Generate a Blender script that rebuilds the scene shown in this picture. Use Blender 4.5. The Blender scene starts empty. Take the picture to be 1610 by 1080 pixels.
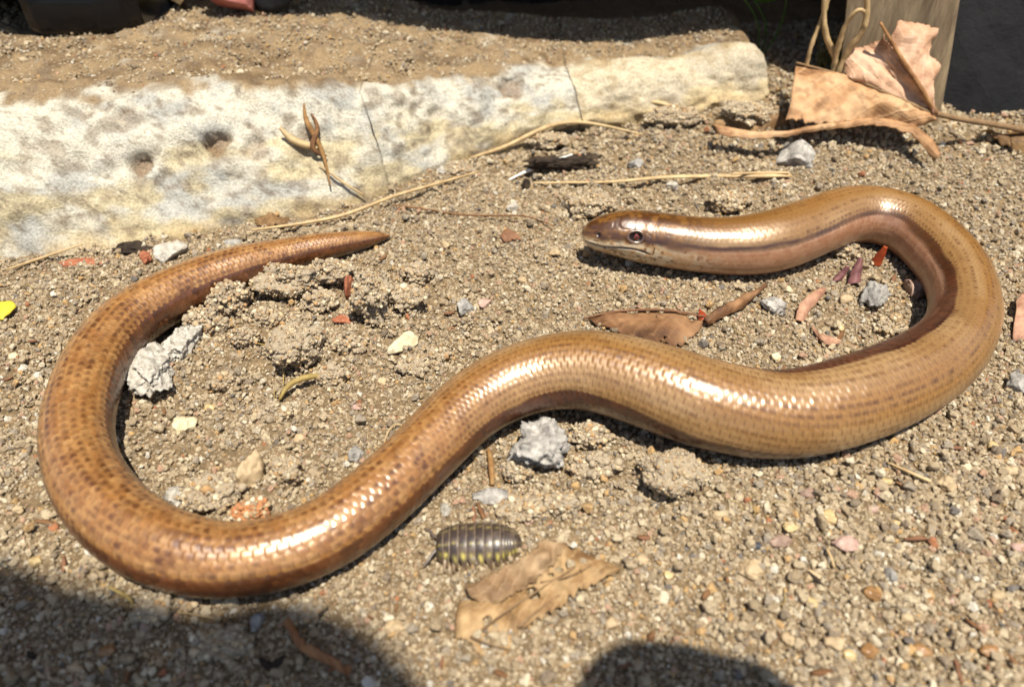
import bpy, bmesh, math, random
import numpy as np
from mathutils import Vector, Matrix

# ------------------------------------------------------------------ camera, sky, sun, exposure
scene = bpy.context.scene
COL = scene.collection
S = 0.001                                  # all modelling below is in millimetres
CAM_H, PITCH, FPX = 95.0, math.radians(42.0), 1128.0   # height above soil, tilt down, focal length in photo pixels
PW, PH = 1610, 1080

cam_d = bpy.data.cameras.new('camera')
cam = bpy.data.objects.new('camera', cam_d)
COL.objects.link(cam)
cam.location = (0, 0, CAM_H * S)
cam.rotation_euler = (math.pi / 2 - PITCH, 0, 0)
cam_d.sensor_width = 36.0
cam_d.lens = FPX / PW * 36.0
cam_d.clip_start = 0.002
cam_d.clip_end = 50.0
cam_d.dof.use_dof = True
cam_d.dof.focus_distance = 0.14
cam_d.dof.aperture_fstop = 18.0
scene.camera = cam

SUN = Vector((0.10, -0.27, 0.95)).normalized()      # towards the sun
world = bpy.data.worlds.new('World')
scene.world = world
world.use_nodes = True
wn = world.node_tree
sky = wn.nodes.new('ShaderNodeTexSky')
sky.sky_type = 'NISHITA'
sky.sun_disc = False
sky.sun_elevation = math.asin(SUN.z)
sky.sun_rotation = math.atan2(SUN.x, SUN.y)
wn.links.new(sky.outputs[0], wn.nodes['Background'].inputs[0])
wn.nodes['Background'].inputs[1].default_value = 0.075
sl = bpy.data.lights.new('sun', 'SUN')
sl.energy = 5.0
sl.angle = math.radians(0.55)
sl.color = (1.0, 0.94, 0.85)
so = bpy.data.objects.new('sun', sl)
COL.objects.link(so)
so.location = (0.3, -0.3, 2)
so.rotation_euler = SUN.to_track_quat('Z', 'Y').to_euler()
scene.view_settings.view_transform = 'Standard'
scene.view_settings.look = 'None'
scene.view_settings.exposure = 0.6
scene.view_settings.gamma = 1.0
scene.view_settings.use_curve_mapping = False
scene.render.engine = 'CYCLES'
scene.cycles.max_bounces = 6

rng = np.random.default_rng(7)
random.seed(7)

# ------------------------------------------------------------------ helpers
sP, cP = math.sin(PITCH), math.cos(PITCH)
def at(px, py, z=0.0):
    """photo pixel -> point on the horizontal plane z (mm)"""
    dx, dy = (px - PW / 2) / FPX, (py - PH / 2) / FPX
    t = (CAM_H - z) / (sP + dy * cP)
    return np.array([dx * t, (cP - dy * sP) * t, z])
def depth(px, py, z=0.0):
    return (CAM_H - z) / (sP + (py - PH / 2) / FPX * cP)
def proj(v):
    """points (mm) -> photo pixels"""
    v = np.asarray(v, float)
    y, z = v[..., 1], v[..., 2] - CAM_H
    d = y * cP - z * sP
    d = np.where(d < 1, 1, d)
    up = y * sP + z * cP
    return PW / 2 + FPX * v[..., 0] / d, PH / 2 - FPX * up / d
def lin(r, g, b):
    c = np.array([r, g, b]) / 255.0
    return np.where(c <= 0.04045, c / 12.92, ((c + 0.055) / 1.055) ** 2.4)
def sstep(a, b, x):
    t = np.clip((np.asarray(x, float) - a) / (b - a), 0, 1)
    return t * t * (3 - 2 * t)
def mix(a, b, t):
    return a * (1 - t) + b * t
def _h(ix, iy, iz):
    h = (ix.astype(np.int64) * 374761393 + iy.astype(np.int64) * 668265263 + iz.astype(np.int64) * 2147483647) & 0x7fffffff
    h = ((h ^ (h >> 13)) * 1274126177) & 0x7fffffff
    h = ((h ^ (h >> 15)) * 69069 + 12345) & 0x7fffffff
    return (h ^ (h >> 16)) / 0x7fffffff
def noise(x, y, z=0.0):
    x, y, z = np.broadcast_arrays(np.asarray(x, float), np.asarray(y, float), np.asarray(z, float))
    ix, iy, iz = np.floor(x), np.floor(y), np.floor(z)
    fx, fy, fz = x - ix, y - iy, z - iz
    fx, fy, fz = (f * f * f * (f * (f * 6 - 15) + 10) for f in (fx, fy, fz))
    r = 0
    for a in (0, 1):
        for b in (0, 1):
            for c in (0, 1):
                w = (fx if a else 1 - fx) * (fy if b else 1 - fy) * (fz if c else 1 - fz)
                r = r + w * _h(ix + a, iy + b, iz + c)
    return r * 2 - 1
def fbm(x, y, z=0.0, o=4):
    r, a, f = 0, 1.0, 1.0
    for i in range(o):
        r = r + a * noise(x * f + 17.3 * i, y * f - 9.1 * i, np.asarray(z) * f + 5.7 * i)
        a *= 0.5; f *= 2.03
    return r

def mesh_obj(name, verts, faces, mat, parent=None, loc=(0, 0, 0), smooth=True, color=None, solid=0.0):
    """one mesh object; verts in mm, world space, stored relative to loc (mm)"""
    me = bpy.data.meshes.new(name)
    v = (np.asarray(verts, float) - np.asarray(loc, float)) * S
    if isinstance(faces, np.ndarray):
        n, k = faces.shape
        me.vertices.add(len(v)); me.vertices.foreach_set('co', v.ravel().astype(np.float32))
        me.loops.add(n * k); me.loops.foreach_set('vertex_index', faces.ravel().astype(np.int32))
        me.polygons.add(n); me.polygons.foreach_set('loop_start', (np.arange(n) * k).astype(np.int32))
        me.update(calc_edges=True); me.validate()
    else:
        me.from_pydata([tuple(p) for p in v], [], faces)
        me.update()
    me.polygons.foreach_set('use_smooth', [smooth] * len(me.polygons))
    if color is not None:
        at_ = me.color_attributes.new('col', 'FLOAT_COLOR', 'POINT')
        c = np.ones((len(v), 4), np.float32); c[:, :3] = color
        at_.data.foreach_set('color', c.ravel())
    me.materials.append(mat)
    o = bpy.data.objects.new(name, me)
    COL.objects.link(o)
    if parent is not None:
        o.parent = parent
    else:
        o.location = np.asarray(loc, float) * S
    if solid:
        md = o.modifiers.new('solid', 'SOLIDIFY'); md.thickness = solid * S; md.offset = 0
    return o
def empty(name, loc):
    o = bpy.data.objects.new(name, None)
    COL.objects.link(o); o.location = np.asarray(loc, float) * S; o.empty_display_size = 0.005
    return o
def tag(o, label=None, cat=None, group=None, kind=None):
    if label: o['label'] = label
    if cat: o['category'] = cat
    if group: o['group'] = group
    if kind: o['kind'] = kind
    return o
def grid_faces(n, m, wrap=False):
    """n rows of m verts; wrap closes each row"""
    i = np.arange(n - 1)[:, None]
    j = np.arange(m if wrap else m - 1)[None, :]
    a = i * m + j; b = i * m + (j + 1) % m
    return np.stack([a, b, b + m, a + m], -1).reshape(-1, 4)
def ncubic(t, y, tt):
    """natural cubic spline"""
    t = np.asarray(t, float); y = np.asarray(y, float); n = len(t)
    h = np.diff(t); A = np.eye(n); r = np.zeros((n,) + y.shape[1:])
    for i in range(1, n - 1):
        A[i, i - 1], A[i, i], A[i, i + 1] = h[i - 1], 2 * (h[i - 1] + h[i]), h[i]
        r[i] = 6 * ((y[i + 1] - y[i]) / h[i] - (y[i] - y[i - 1]) / h[i - 1])
    m = np.linalg.solve(A, r)
    k = np.clip(np.searchsorted(t, tt) - 1, 0, n - 2)
    sh = (slice(None),) + (None,) * (y.ndim - 1)
    d0 = (tt - t[k])[sh]; d1 = (t[k + 1] - tt)[sh]; hk = h[k][sh]
    return m[k] * d1 ** 3 / (6 * hk) + m[k + 1] * d0 ** 3 / (6 * hk) + (y[k] / hk - m[k] * hk / 6) * d1 + (y[k + 1] / hk - m[k + 1] * hk / 6) * d0
def smooth_path(pts, n):
    pts = np.asarray(pts, float)
    if len(pts) == 2:
        return pts[0] + np.linspace(0, 1, n)[:, None] * (pts[1] - pts[0])
    d = np.r_[0, np.cumsum(np.linalg.norm(np.diff(pts[:, :3], axis=0), axis=1))]
    return ncubic(d, pts, np.linspace(0, d[-1], n))
def tube_geo(pts, rad, n=24, seg=8, flat=1.0, rough=0.0):
    p = smooth_path(pts, n)
    rad = np.interp(np.linspace(0, 1, n), np.linspace(0, 1, len(rad)), rad)
    T = np.gradient(p, axis=0); T /= np.linalg.norm(T, axis=1)[:, None]
    up = np.array([0, 0, 1.0]); sd = np.cross(T, up); l = np.linalg.norm(sd, axis=1)
    sd[l < 1e-3] = (1, 0, 0); sd /= np.linalg.norm(sd, axis=1)[:, None]
    u2 = np.cross(sd, T)
    a = np.linspace(0, 2 * math.pi, seg, endpoint=False)
    r = rad[:, None, None] * (1 + rough * noise(np.arange(n)[:, None] * 0.7, np.cos(a)[None] * 2, pts[0][0])[..., None])
    v = p[:, None] + r * (np.cos(a)[None, :, None] * sd[:, None] + flat * np.sin(a)[None, :, None] * u2[:, None])
    v = v.reshape(-1, 3)
    f = [tuple(q) for q in grid_faces(n, seg, True)]
    f.append(tuple(range(seg))[::-1]); f.append(tuple(range((n - 1) * seg, n * seg)))
    return v, f
def tube(name, pts, rad, mat, parent=None, loc=(0, 0, 0), **k):
    v, f = tube_geo(pts, rad, **k)
    return mesh_obj(name, v, f, mat, parent, loc)
_ico = {}
def ico(sub):
    if sub not in _ico:
        bm = bmesh.new(); bmesh.ops.create_icosphere(bm, subdivisions=sub, radius=1.0)
        v = np.array([x.co[:] for x in bm.verts]); f = np.array([[q.index for q in p.verts] for p in bm.faces]); bm.free()
        _ico[sub] = (v, f)
    return _ico[sub]
def rotm(a, b, c):
    return np.array(Matrix.Rotation(a, 3, 'Z') @ Matrix.Rotation(b, 3, 'Y') @ Matrix.Rotation(c, 3, 'X'))

# ------------------------------------------------------------------ materials
def new_mat(name):
    m = bpy.data.materials.new(name); m.use_nodes = True
    return m, m.node_tree.nodes, m.node_tree.links, m.node_tree.nodes['Principled BSDF']
def ramp(nd, stops, interp='LINEAR'):
    r = nd.new('ShaderNodeValToRGB'); r.color_ramp.interpolation = interp
    e = r.color_ramp.elements
    while len(e) < len(stops): e.new(0.5)
    for el, (p, c) in zip(e, stops):
        el.position = p; el.color = (*c, 1)
    return r
def tnoise(nd, ln, scale, detail=4, rough=0.6, stretch=None, src='Object'):
    tc = nd.new('ShaderNodeTexCoord'); n = nd.new('ShaderNodeTexNoise')
    n.inputs['Scale'].default_value = scale; n.inputs['Detail'].default_value = detail; n.inputs['Roughness'].default_value = rough
    if stretch:
        mp = nd.new('ShaderNodeMapping'); mp.inputs['Scale'].default_value = stretch
        ln.new(tc.outputs[src], mp.inputs[0]); ln.new(mp.outputs[0], n.inputs['Vector'])
    else:
        ln.new(tc.outputs[src], n.inputs['Vector'])
    return n
def bump(nd, ln, src, b, strength, dist):
    bp = nd.new('ShaderNodeBump'); bp.inputs['Strength'].default_value = strength; bp.inputs['Distance'].default_value = dist * S
    ln.new(src, bp.inputs['Height']); ln.new(bp.outputs[0], b.inputs['Normal'])
def noisy(name, stops, scale, rough=0.8, spec=0.3, detail=6, stretch=None, bmp=None, metallic=0.0, coat=0.0, src='Object', trans=0.0):
    """noise -> colour ramp material, optional finer bump (scale per mm, strength, mm)"""
    m, nd, ln, b = new_mat(name)
    n = tnoise(nd, ln, scale * 1000, detail, 0.65, stretch, src)
    r = ramp(nd, stops); ln.new(n.outputs[0], r.inputs[0]); ln.new(r.outputs[0], b.inputs['Base Color'])
    b.inputs['Roughness'].default_value = rough; b.inputs['Specular IOR Level'].default_value = spec
    b.inputs['Metallic'].default_value = metallic; b.inputs['Coat Weight'].default_value = coat
    if bmp:
        n2 = tnoise(nd, ln, bmp[0] * 1000, 6, 0.7, stretch, src); bump(nd, ln, n2.outputs[0], b, bmp[1], bmp[2])
    if trans:
        t = nd.new('ShaderNodeBsdfTranslucent'); ln.new(r.outputs[0], t.inputs[0])
        mx = nd.new('ShaderNodeMixShader'); mx.inputs[0].default_value = trans
        ln.new(b.outputs[0], mx.inputs[1]); ln.new(t.outputs[0], mx.inputs[2]); ln.new(mx.outputs[0], nd['Material Output'].inputs[0])
    return m
def vcol(name, rough=0.8, spec=0.3, coat=0.0, coat_rough=0.1, metallic=0.0, bmp=None, var=None):
    """colour from the mesh's own point colours, varied by fine noise"""
    m, nd, ln, b = new_mat(name)
    a = nd.new('ShaderNodeAttribute'); a.attribute_name = 'col'
    out = a.outputs['Color']
    if var:
        n = tnoise(nd, ln, var[0] * 1000, 5, 0.7)
        mr = nd.new('ShaderNodeMapRange'); mr.inputs[1].default_value = 0.3; mr.inputs[2].default_value = 0.7
        mr.inputs[3].default_value = 1 - var[1]; mr.inputs[4].default_value = 1 + var[1]; ln.new(n.outputs[0], mr.inputs[0])
        vm = nd.new('ShaderNodeVectorMath'); vm.operation = 'SCALE'; ln.new(out, vm.inputs[0]); ln.new(mr.outputs[0], vm.inputs['Scale'])
        out = vm.outputs[0]
    ln.new(out, b.inputs['Base Color'])
    b.inputs['Roughness'].default_value = rough; b.inputs['Specular IOR Level'].default_value = spec
    b.inputs['Coat Weight'].default_value = coat; b.inputs['Coat Roughness'].default_value = coat_rough; b.inputs['Metallic'].default_value = metallic
    if bmp:
        n2 = tnoise(nd, ln, bmp[0] * 1000, 5, 0.7); bump(nd, ln, n2.outputs[0], b, bmp[1], bmp[2])
    return m

T = lambda *c: tuple(lin(*c))
M = {}
M['soil'] = noisy('soil', [(0.3, T(84, 70, 50)), (0.5, T(116, 98, 72)), (0.7, T(150, 128, 98))], 0.9, 0.95, 0.2, bmp=(2.2, 0.8, 0.4))
M['clod'] = vcol('clod_soil', 0.9, 0.25, bmp=(4, 0.5, 0.15), var=(3.0, 0.25))
M['concrete'] = vcol('concrete', 0.9, 0.25, bmp=(1.6, 1.0, 0.6), var=(1.6, 0.38))
M['skin'] = vcol('scaly_skin', 0.36, 1.0, coat=0.42, coat_rough=0.22, metallic=0.15, var=(2.2, 0.16), bmp=(6, 0.12, 0.05))
M['skin'].node_tree.nodes['Principled BSDF'].inputs['Specular Tint'].default_value = (1.0, 0.97, 0.92, 1)
M['shell'] = vcol('shell', 0.38, 0.5, coat=0.15, coat_rough=0.25, var=(2.5, 0.2), bmp=(5, 0.25, 0.05))
M['eye'] = vcol('eye', 0.06, 0.6, coat=1.0, coat_rough=0.02)
M['stone_grey'] = noisy('stone_grey', [(0.3, T(104, 100, 94)), (0.46, T(166, 160, 150)), (0.64, T(212, 205, 192))], 0.55, 0.85, 0.3, bmp=(2.6, 1.0, 0.5))
M['stone_pale'] = noisy('stone_pale', [(0.32, T(140, 134, 118)), (0.46, T(186, 178, 162)), (0.64, T(214, 207, 192))], 0.8, 0.85, 0.3, bmp=(2.8, 1.0, 0.45))
M['stone_blue'] = noisy('stone_blue', [(0.35, T(112, 108, 102)), (0.65, T(176, 171, 160))], 0.6, 0.7, 0.4, bmp=(1.5, 0.7, 0.3))
M['stone_cream'] = noisy('stone_cream', [(0.35, T(184, 168, 132)), (0.6, T(208, 194, 160))], 0.6, 0.7, 0.4, bmp=(1.5, 0.5, 0.2))
M['peb_tan'] = noisy('pebble_tan', [(0.35, T(160, 138, 104)), (0.65, T(196, 172, 134))], 0.8, 0.65, 0.4, bmp=(2, 0.6, 0.2))
M['peb_yellow'] = noisy('pebble_yellow', [(0.35, T(172, 146, 98)), (0.65, T(196, 174, 128))], 0.8, 0.4, 0.5, bmp=(2, 0.4, 0.1))
M['peb_pink'] = noisy('pebble_pink', [(0.35, T(156, 124, 108)), (0.65, T(190, 162, 144))], 0.9, 0.6, 0.4, bmp=(2, 0.7, 0.2))
M['peb_amber'] = noisy('pebble_amber', [(0.35, T(124, 90, 54)), (0.65, T(160, 122, 78))], 0.8, 0.35, 0.5, bmp=(2, 0.4, 0.1))
M['peb_dark'] = noisy('pebble_dark', [(0.35, T(40, 42, 46)), (0.65, T(86, 88, 92))], 0.8, 0.4, 0.5, bmp=(2, 0.5, 0.2))
M['peb_brown'] = noisy('pebble_brown', [(0.35, T(124, 100, 84)), (0.65, T(164, 138, 118))], 0.8, 0.6, 0.4, bmp=(2, 0.5, 0.2))
M['brick'] = noisy('brick', [(0.35, T(136, 78, 54)), (0.65, T(172, 112, 82))], 0.8, 0.9, 0.2, bmp=(2, 0.8, 0.3))
M['brick_pink'] = noisy('brick_pink', [(0.35, T(150, 84, 78)), (0.65, T(190, 124, 112))], 0.2, 0.9, 0.2, bmp=(0.6, 0.8, 0.6))
M['leaf_big'] = noisy('dry_leaf', [(0.28, T(112, 74, 42)), (0.5, T(164, 122, 78)), (0.72, T(190, 150, 104))], 0.2, 0.7, 0.25, bmp=(0.8, 0.7, 0.4), trans=0.15)
M['leaf_pink'] = noisy('dry_leaf_inside', [(0.28, T(130, 92, 66)), (0.5, T(172, 134, 102)), (0.72, T(192, 154, 122))], 0.2, 0.75, 0.25, bmp=(0.8, 0.7, 0.4), trans=0.15)
M['leaf_tan'] = noisy('litter_leaf', [(0.3, T(110, 76, 42)), (0.5, T(150, 112, 68)), (0.75, T(180, 146, 98))], 0.45, 0.75, 0.25, bmp=(1.6, 0.8, 0.3), trans=0.15)
M['leaf_grey'] = noisy('litter_leaf_dull', [(0.3, T(118, 92, 64)), (0.7, T(154, 126, 92))], 0.5, 0.8, 0.2, bmp=(2, 0.8, 0.3), trans=0.1)
M['leaf_brown'] = noisy('litter_leaf_brown', [(0.3, T(86, 58, 36)), (0.55, T(126, 90, 58)), (0.75, T(164, 126, 88))], 0.5, 0.8, 0.25, bmp=(2, 0.8, 0.3), trans=0.1)
M['leaf_strip'] = noisy('litter_leaf_strip', [(0.3, T(150, 98, 58)), (0.7, T(188, 134, 86))], 0.4, 0.7, 0.3, bmp=(2, 0.6, 0.2), trans=0.1)
M['petal'] = noisy('dry_petal', [(0.3, T(150, 104, 84)), (0.55, T(188, 146, 116)), (0.75, T(214, 178, 142))], 0.4, 0.6, 0.3, bmp=(2, 0.5, 0.2), trans=0.2)
M['petal_purple'] = noisy('dry_petal_purple', [(0.3, T(92, 54, 56)), (0.7, T(150, 104, 98))], 0.5, 0.6, 0.3, bmp=(2, 0.5, 0.2), trans=0.15)
M['chip_red'] = noisy('chip_red', [(0.3, T(130, 48, 22)), (0.7, T(182, 84, 42))], 0.5, 0.5, 0.4, bmp=(2, 0.5, 0.2), trans=0.15)
M['chip'] = noisy('chip', [(0.3, T(96, 64, 44)), (0.7, T(138, 98, 68))], 0.6, 0.7, 0.3, bmp=(2, 0.5, 0.2))
M['straw'] = noisy('straw', [(0.3, T(150, 122, 82)), (0.6, T(194, 168, 122))], 0.3, 0.55, 0.4, bmp=(3, 0.4, 0.1))
M['straw_pale'] = noisy('straw_pale', [(0.3, T(216, 212, 196)), (0.6, T(240, 238, 228))], 0.3, 0.4, 0.5)
M['twig'] = noisy('twig', [(0.3, T(88, 62, 40)), (0.7, T(140, 104, 70))], 0.6, 0.8, 0.2, bmp=(3, 0.5, 0.1))
M['root'] = noisy('root', [(0.3, T(128, 106, 54)), (0.7, T(172, 150, 92))], 0.4, 0.6, 0.3)
M['bark'] = noisy('bark', [(0.3, T(36, 30, 26)), (0.6, T(70, 58, 46)), (0.8, T(110, 92, 70))], 0.25, 0.9, 0.2, bmp=(0.9, 1.0, 0.8))
M['wood'] = noisy('weathered_wood', [(0.25, T(92, 76, 60)), (0.5, T(138, 120, 94)), (0.75, T(172, 152, 118))], 0.10, 0.85, 0.2, stretch=(4, 4, 0.25), bmp=(0.35, 0.7, 0.6))
M['wood_dark'] = noisy('dark_board', [(0.3, T(34, 29, 26)), (0.7, T(64, 56, 48))], 0.06, 0.9, 0.2, stretch=(4, 1, 0.25), bmp=(0.2, 0.6, 0.6))
M['plank'] = noisy('shade_plank_wood', [(0.3, T(90, 74, 58)), (0.7, T(140, 120, 96))], 0.05, 0.85, 0.2, stretch=(0.2, 3, 3), bmp=(0.2, 0.6, 0.6))
M['plastic'] = noisy('black_leather', [(0.3, T(9, 10, 12)), (0.7, T(17, 18, 21))], 0.15, 0.2, 0.3, bmp=(0.8, 0.1, 0.1))
M['slate'] = noisy('slate', [(0.3, T(16, 16, 18)), (0.6, T(27, 27, 28)), (0.8, T(44, 43, 42))], 0.12, 0.8, 0.3, bmp=(0.5, 0.8, 0.5))
M['green'] = noisy('green_leaf', [(0.3, T(48, 82, 26)), (0.7, T(84, 122, 44))], 0.1, 0.5, 0.4, trans=0.3)
M['yellow'] = noisy('yellow_petal', [(0.3, T(206, 186, 40)), (0.7, T(226, 210, 80))], 0.4, 0.5, 0.3, trans=0.2)
M['tendril'] = noisy('tendril', [(0.3, T(140, 114, 76)), (0.7, T(196, 168, 122))], 0.3, 0.7, 0.3, bmp=(2, 0.4, 0.1))
M['moss'] = noisy('moss', [(0.3, T(84, 78, 44)), (0.7, T(136, 128, 80))], 0.4, 0.9, 0.1)

m, nd, ln, b = new_mat('dry_leaf_blade')
la = nd.new('ShaderNodeAttribute'); la.attribute_name = 'col'
ln.new(la.outputs['Color'], b.inputs['Base Color']); b.inputs['Roughness'].default_value = 0.68; b.inputs['Specular IOR Level'].default_value = 0.3
bump(nd, ln, tnoise(nd, ln, 2200, 5, 0.7).outputs[0], b, 0.6, 0.15)
tl = nd.new('ShaderNodeBsdfTranslucent'); ln.new(la.outputs['Color'], tl.inputs[0]); mx = nd.new('ShaderNodeMixShader'); mx.inputs[0].default_value = 0.14
ln.new(b.outputs[0], mx.inputs[1]); ln.new(tl.outputs[0], mx.inputs[2]); ln.new(mx.outputs[0], nd['Material Output'].inputs[0])
M['blade'] = m
LEAF = {'leaf_big': ((122, 84, 52), (174, 132, 90), (198, 160, 118)), 'leaf_pink': ((150, 108, 78), (196, 154, 120), (214, 176, 144)), 'leaf_tan': ((98, 70, 42), (140, 108, 68), (176, 146, 104)),
        'leaf_grey': ((108, 82, 56), (146, 116, 82), (172, 144, 108)), 'leaf_brown': ((66, 42, 24), (108, 74, 46), (150, 112, 76)), 'leaf_strip': ((120, 76, 44), (160, 110, 70), (184, 136, 94))}
# grains of sand: colour differs from grain to grain
m, nd, ln, b = new_mat('sand_grain')
oi = nd.new('ShaderNodeObjectInfo')
gr = ramp(nd, [(0.00, T(174, 153, 120)), (0.18, T(198, 177, 142)), (0.36, T(186, 165, 132)), (0.54, T(212, 192, 156)), (0.68, T(172, 157, 134)), (0.78, T(226, 210, 178)), (0.85, T(148, 130, 106)), (0.91, T(204, 166, 112)), (0.94, T(196, 158, 128)), (0.965, T(232, 222, 200)), (0.982, T(128, 120, 110)), (0.993, T(184, 122, 82))], 'CONSTANT')
ln.new(oi.outputs['Random'], gr.inputs[0])
gn = tnoise(nd, ln, 1.6, 4, 0.7)
mr = nd.new('ShaderNodeMapRange'); mr.inputs[1].default_value = 0.3; mr.inputs[2].default_value = 0.7; mr.inputs[3].default_value = 0.68; mr.inputs[4].default_value = 1.08
ln.new(gn.outputs[0], mr.inputs[0])
vm = nd.new('ShaderNodeVectorMath'); vm.operation = 'SCALE'; ln.new(gr.outputs[0], vm.inputs[0]); ln.new(mr.outputs[0], vm.inputs['Scale'])
ln.new(vm.outputs[0], b.inputs['Base Color'])
rr_ = nd.new('ShaderNodeMapRange'); rr_.inputs[3].default_value = 0.22; rr_.inputs[4].default_value = 0.75; wnz = nd.new('ShaderNodeTexWhiteNoise'); wnz.noise_dimensions = '1D'
ln.new(oi.outputs['Random'], wnz.inputs['W']); ln.new(wnz.outputs['Value'], rr_.inputs[0]); ln.new(rr_.outputs[0], b.inputs['Roughness']); b.inputs['Specular IOR Level'].default_value = 0.5
bp = nd.new('ShaderNodeBump'); bp.inputs['Strength'].default_value = 0.5; bp.inputs['Distance'].default_value = 0.15
gn2 = tnoise(nd, ln, 4.0, 4, 0.7); ln.new(gn2.outputs[0], bp.inputs['Height']); ln.new(bp.outputs[0], b.inputs['Normal'])
M['grain'] = m

# ------------------------------------------------------------------ the body line of the slow worm (needed to bed it into the soil)
def gbase(x, y):
    """broad lie of the soil: it rises towards the back right"""
    return 10.0 * sstep(125, 215, y) * sstep(0, 85, x)
# photo x, y, width across, lift off the soil or axis height (>=100 means height-100); head first
ST = [(921.3, 365, 8, 107.2), (922.2, 365.5, 23, 107.25), (924.5, 366, 34, 107.3), (929.5, 367, 45, 107.4), (940, 368, 57, 107.5), (958, 368.5, 68, 107.7), (988, 369.5, 79, 107.8), (1020, 374, 84, 1.8), (1060, 380, 87, 1.4), (1100, 385, 88, 0.8),
      (1150, 387, 93, 0.3), (1208, 381, 99, 0), (1255, 366, 97, 0), (1306, 346, 93, 0), (1357, 336, 90, 0), (1418, 349, 97, 0), (1471, 389, 108, 0), (1503, 430, 116, 0),
      (1517, 478, 120, 0), (1508, 522, 124, 0), (1477, 560, 130, 0), (1428, 592, 138, 0), (1362, 620, 143, 0), (1297, 641, 145, 0), (1240, 651, 143, 0), (1190, 650, 143, 0.2),
      (1145, 643, 144, 0.6), (1098, 631, 144, 1.2), (1038, 610, 141, 1.8), (978, 592, 134, 2.2), (913, 581, 126, 2.2), (853, 587, 119, 1.6), (794, 607, 115, 0.8), (735, 643, 112, 0.2),
      (683, 694, 110, 0), (625, 752, 111, 0), (569, 801, 114, 0), (512, 840, 116, 0), (455, 864, 118, 0), (408, 875, 120, 0), (353, 880, 122, 0), (300, 873, 130, 0), (255, 859, 135, 0),
      (212, 836, 137, 0), (178, 808, 137, 0), (150, 774, 135, 0), (133, 742, 130, 0), (124, 713, 127, 0), (121, 682, 124, 0), (127, 637, 119, 0), (138, 598, 113, 0), (155, 564, 108, 0),
      (178, 532, 103, 0), (203, 506, 97, 0), (236, 483, 92, 0), (303, 449, 82, 0), (350, 430, 75, 0), (395, 416, 68, 0), (441, 404, 57, 0), (491, 392, 49, 0), (540, 383, 39, 0.1), (575, 377, 28, 0.3), (600, 372.5, 15, 0.7), (613, 370.5, 3, 1.2)]
AX = []
for i_, (px, py, w, lf) in enumerate(ST):
    z = 6.0
    q0_, q1_ = ST[max(i_ - 1, 0)], ST[min(i_ + 1, len(ST) - 1)]      # wide-angle stretch of the width towards the picture's edge
    tl_ = math.hypot(q1_[0] - q0_[0], q1_[1] - q0_[1]); nx_, ny_ = -(q1_[1] - q0_[1]) / tl_, (q1_[0] - q0_[0]) / tl_
    st_ = math.sqrt(1 + (((px - PW / 2) * nx_ + (py - PH / 2) * ny_) / FPX) ** 2)
    for _ in range(8):
        R = 0.5 * w * 0.985 / st_ * depth(px, py, z) / FPX
        p = at(px, py, z)
        z = (lf - 100 if lf >= 100 else 0.95 * R + lf) + float(gbase(p[0], p[1]))
    AX.append((*p, R))
AX = np.array(AX)
d_ = np.r_[0, np.cumsum(np.linalg.norm(np.diff(AX[:, :3], axis=0), axis=1))]
LEN = d_[-1]
ss = np.linspace(0, LEN, 1600)
axis = ncubic(d_, AX, ss)
def gsm(a, sig):
    k = np.arange(-int(3 * sig), int(3 * sig) + 1); w = np.exp(-0.5 * (k / sig) ** 2); w /= w.sum()
    pd = np.concatenate([2 * a[:1] - a[1:len(k) // 2 + 1][::-1], a, 2 * a[-1:] - a[-len(k) // 2:-1][::-1]])
    return np.stack([np.convolve(pd[:, i], w, 'valid') for i in range(a.shape[1])], 1)[:len(a)]
sm = gsm(axis, 9)
wt = (sstep(12, 30, ss) * sstep(0, 12, LEN - ss))[:, None]
axis = mix(axis, sm, wt)
axis[:, 3] = np.maximum(axis[:, 3], 0.02)
def st_s(i): return d_[i]

def worm_clear(x, y):
    """distance to the body line minus radius, and the radius there"""
    x = np.ravel(x); y = np.ravel(y)
    ax = axis[::8]
    best = np.full(len(x), 1e9); br = np.zeros(len(x)); bz = np.zeros(len(x))
    for a in ax:
        d = np.hypot(x - a[0], y - a[1]) - a[3]
        k = d < best
        best[k] = d[k]; br[k] = a[3]; bz[k] = a[2]
    return best, br, bz
def g0(x, y):
    """soil height without the bed of the animal"""
    x = np.asarray(x, float); y = np.asarray(y, float)
    lump = sstep(70, 40, np.hypot((x + 48) / 1.0, (y - 95) / 0.9))          # crumbly patch inside the tail loop
    back = sstep(120, 170, y)
    h = gbase(x, y) + 0.9 * fbm(x / 22, y / 22, 3.1, 2) + (0.7 + 0.8 * lump + 0.6 * back) * fbm(x / 7.5, y / 7.5, 8.2, 3)
    cl = noise(x / 3.4 + 31, y / 3.4, 2.7)
    ck = np.exp(-(noise(x / 6.5 + 3, y / 6.5 - 8, 4.4) / 0.07) ** 2) * (0.35 + 0.65 * lump)      # cracks between crumbs
    h = h + (0.6 + 0.8 * lump) * np.maximum(cl, 0) + 0.5 * np.maximum(noise(x / 1.7, y / 1.7 + 12, 6.1), 0) - 0.9 * ck
    return h
def g(x, y):
    sh = np.shape(x)
    c, r, z = worm_clear(x, y)
    h = np.ravel(g0(x, y)); base = np.ravel(gbase(np.asarray(x, float), np.asarray(y, float)))
    t = sstep(-0.55 * np.maximum(r, 1), 2.5, c)
    low = np.minimum(h, base - 0.2 + 0.0 * h)
    return mix(low, h, t).reshape(sh)
def g1(x, y):
    return float(g(np.array([x]), np.array([y]))[0])
def on(px, py, dz=0.0):
    z = 0.0
    for _ in range(6):
        p = at(px, py, z + dz); z = g1(p[0], p[1])
    return at(px, py, z + dz)
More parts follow.
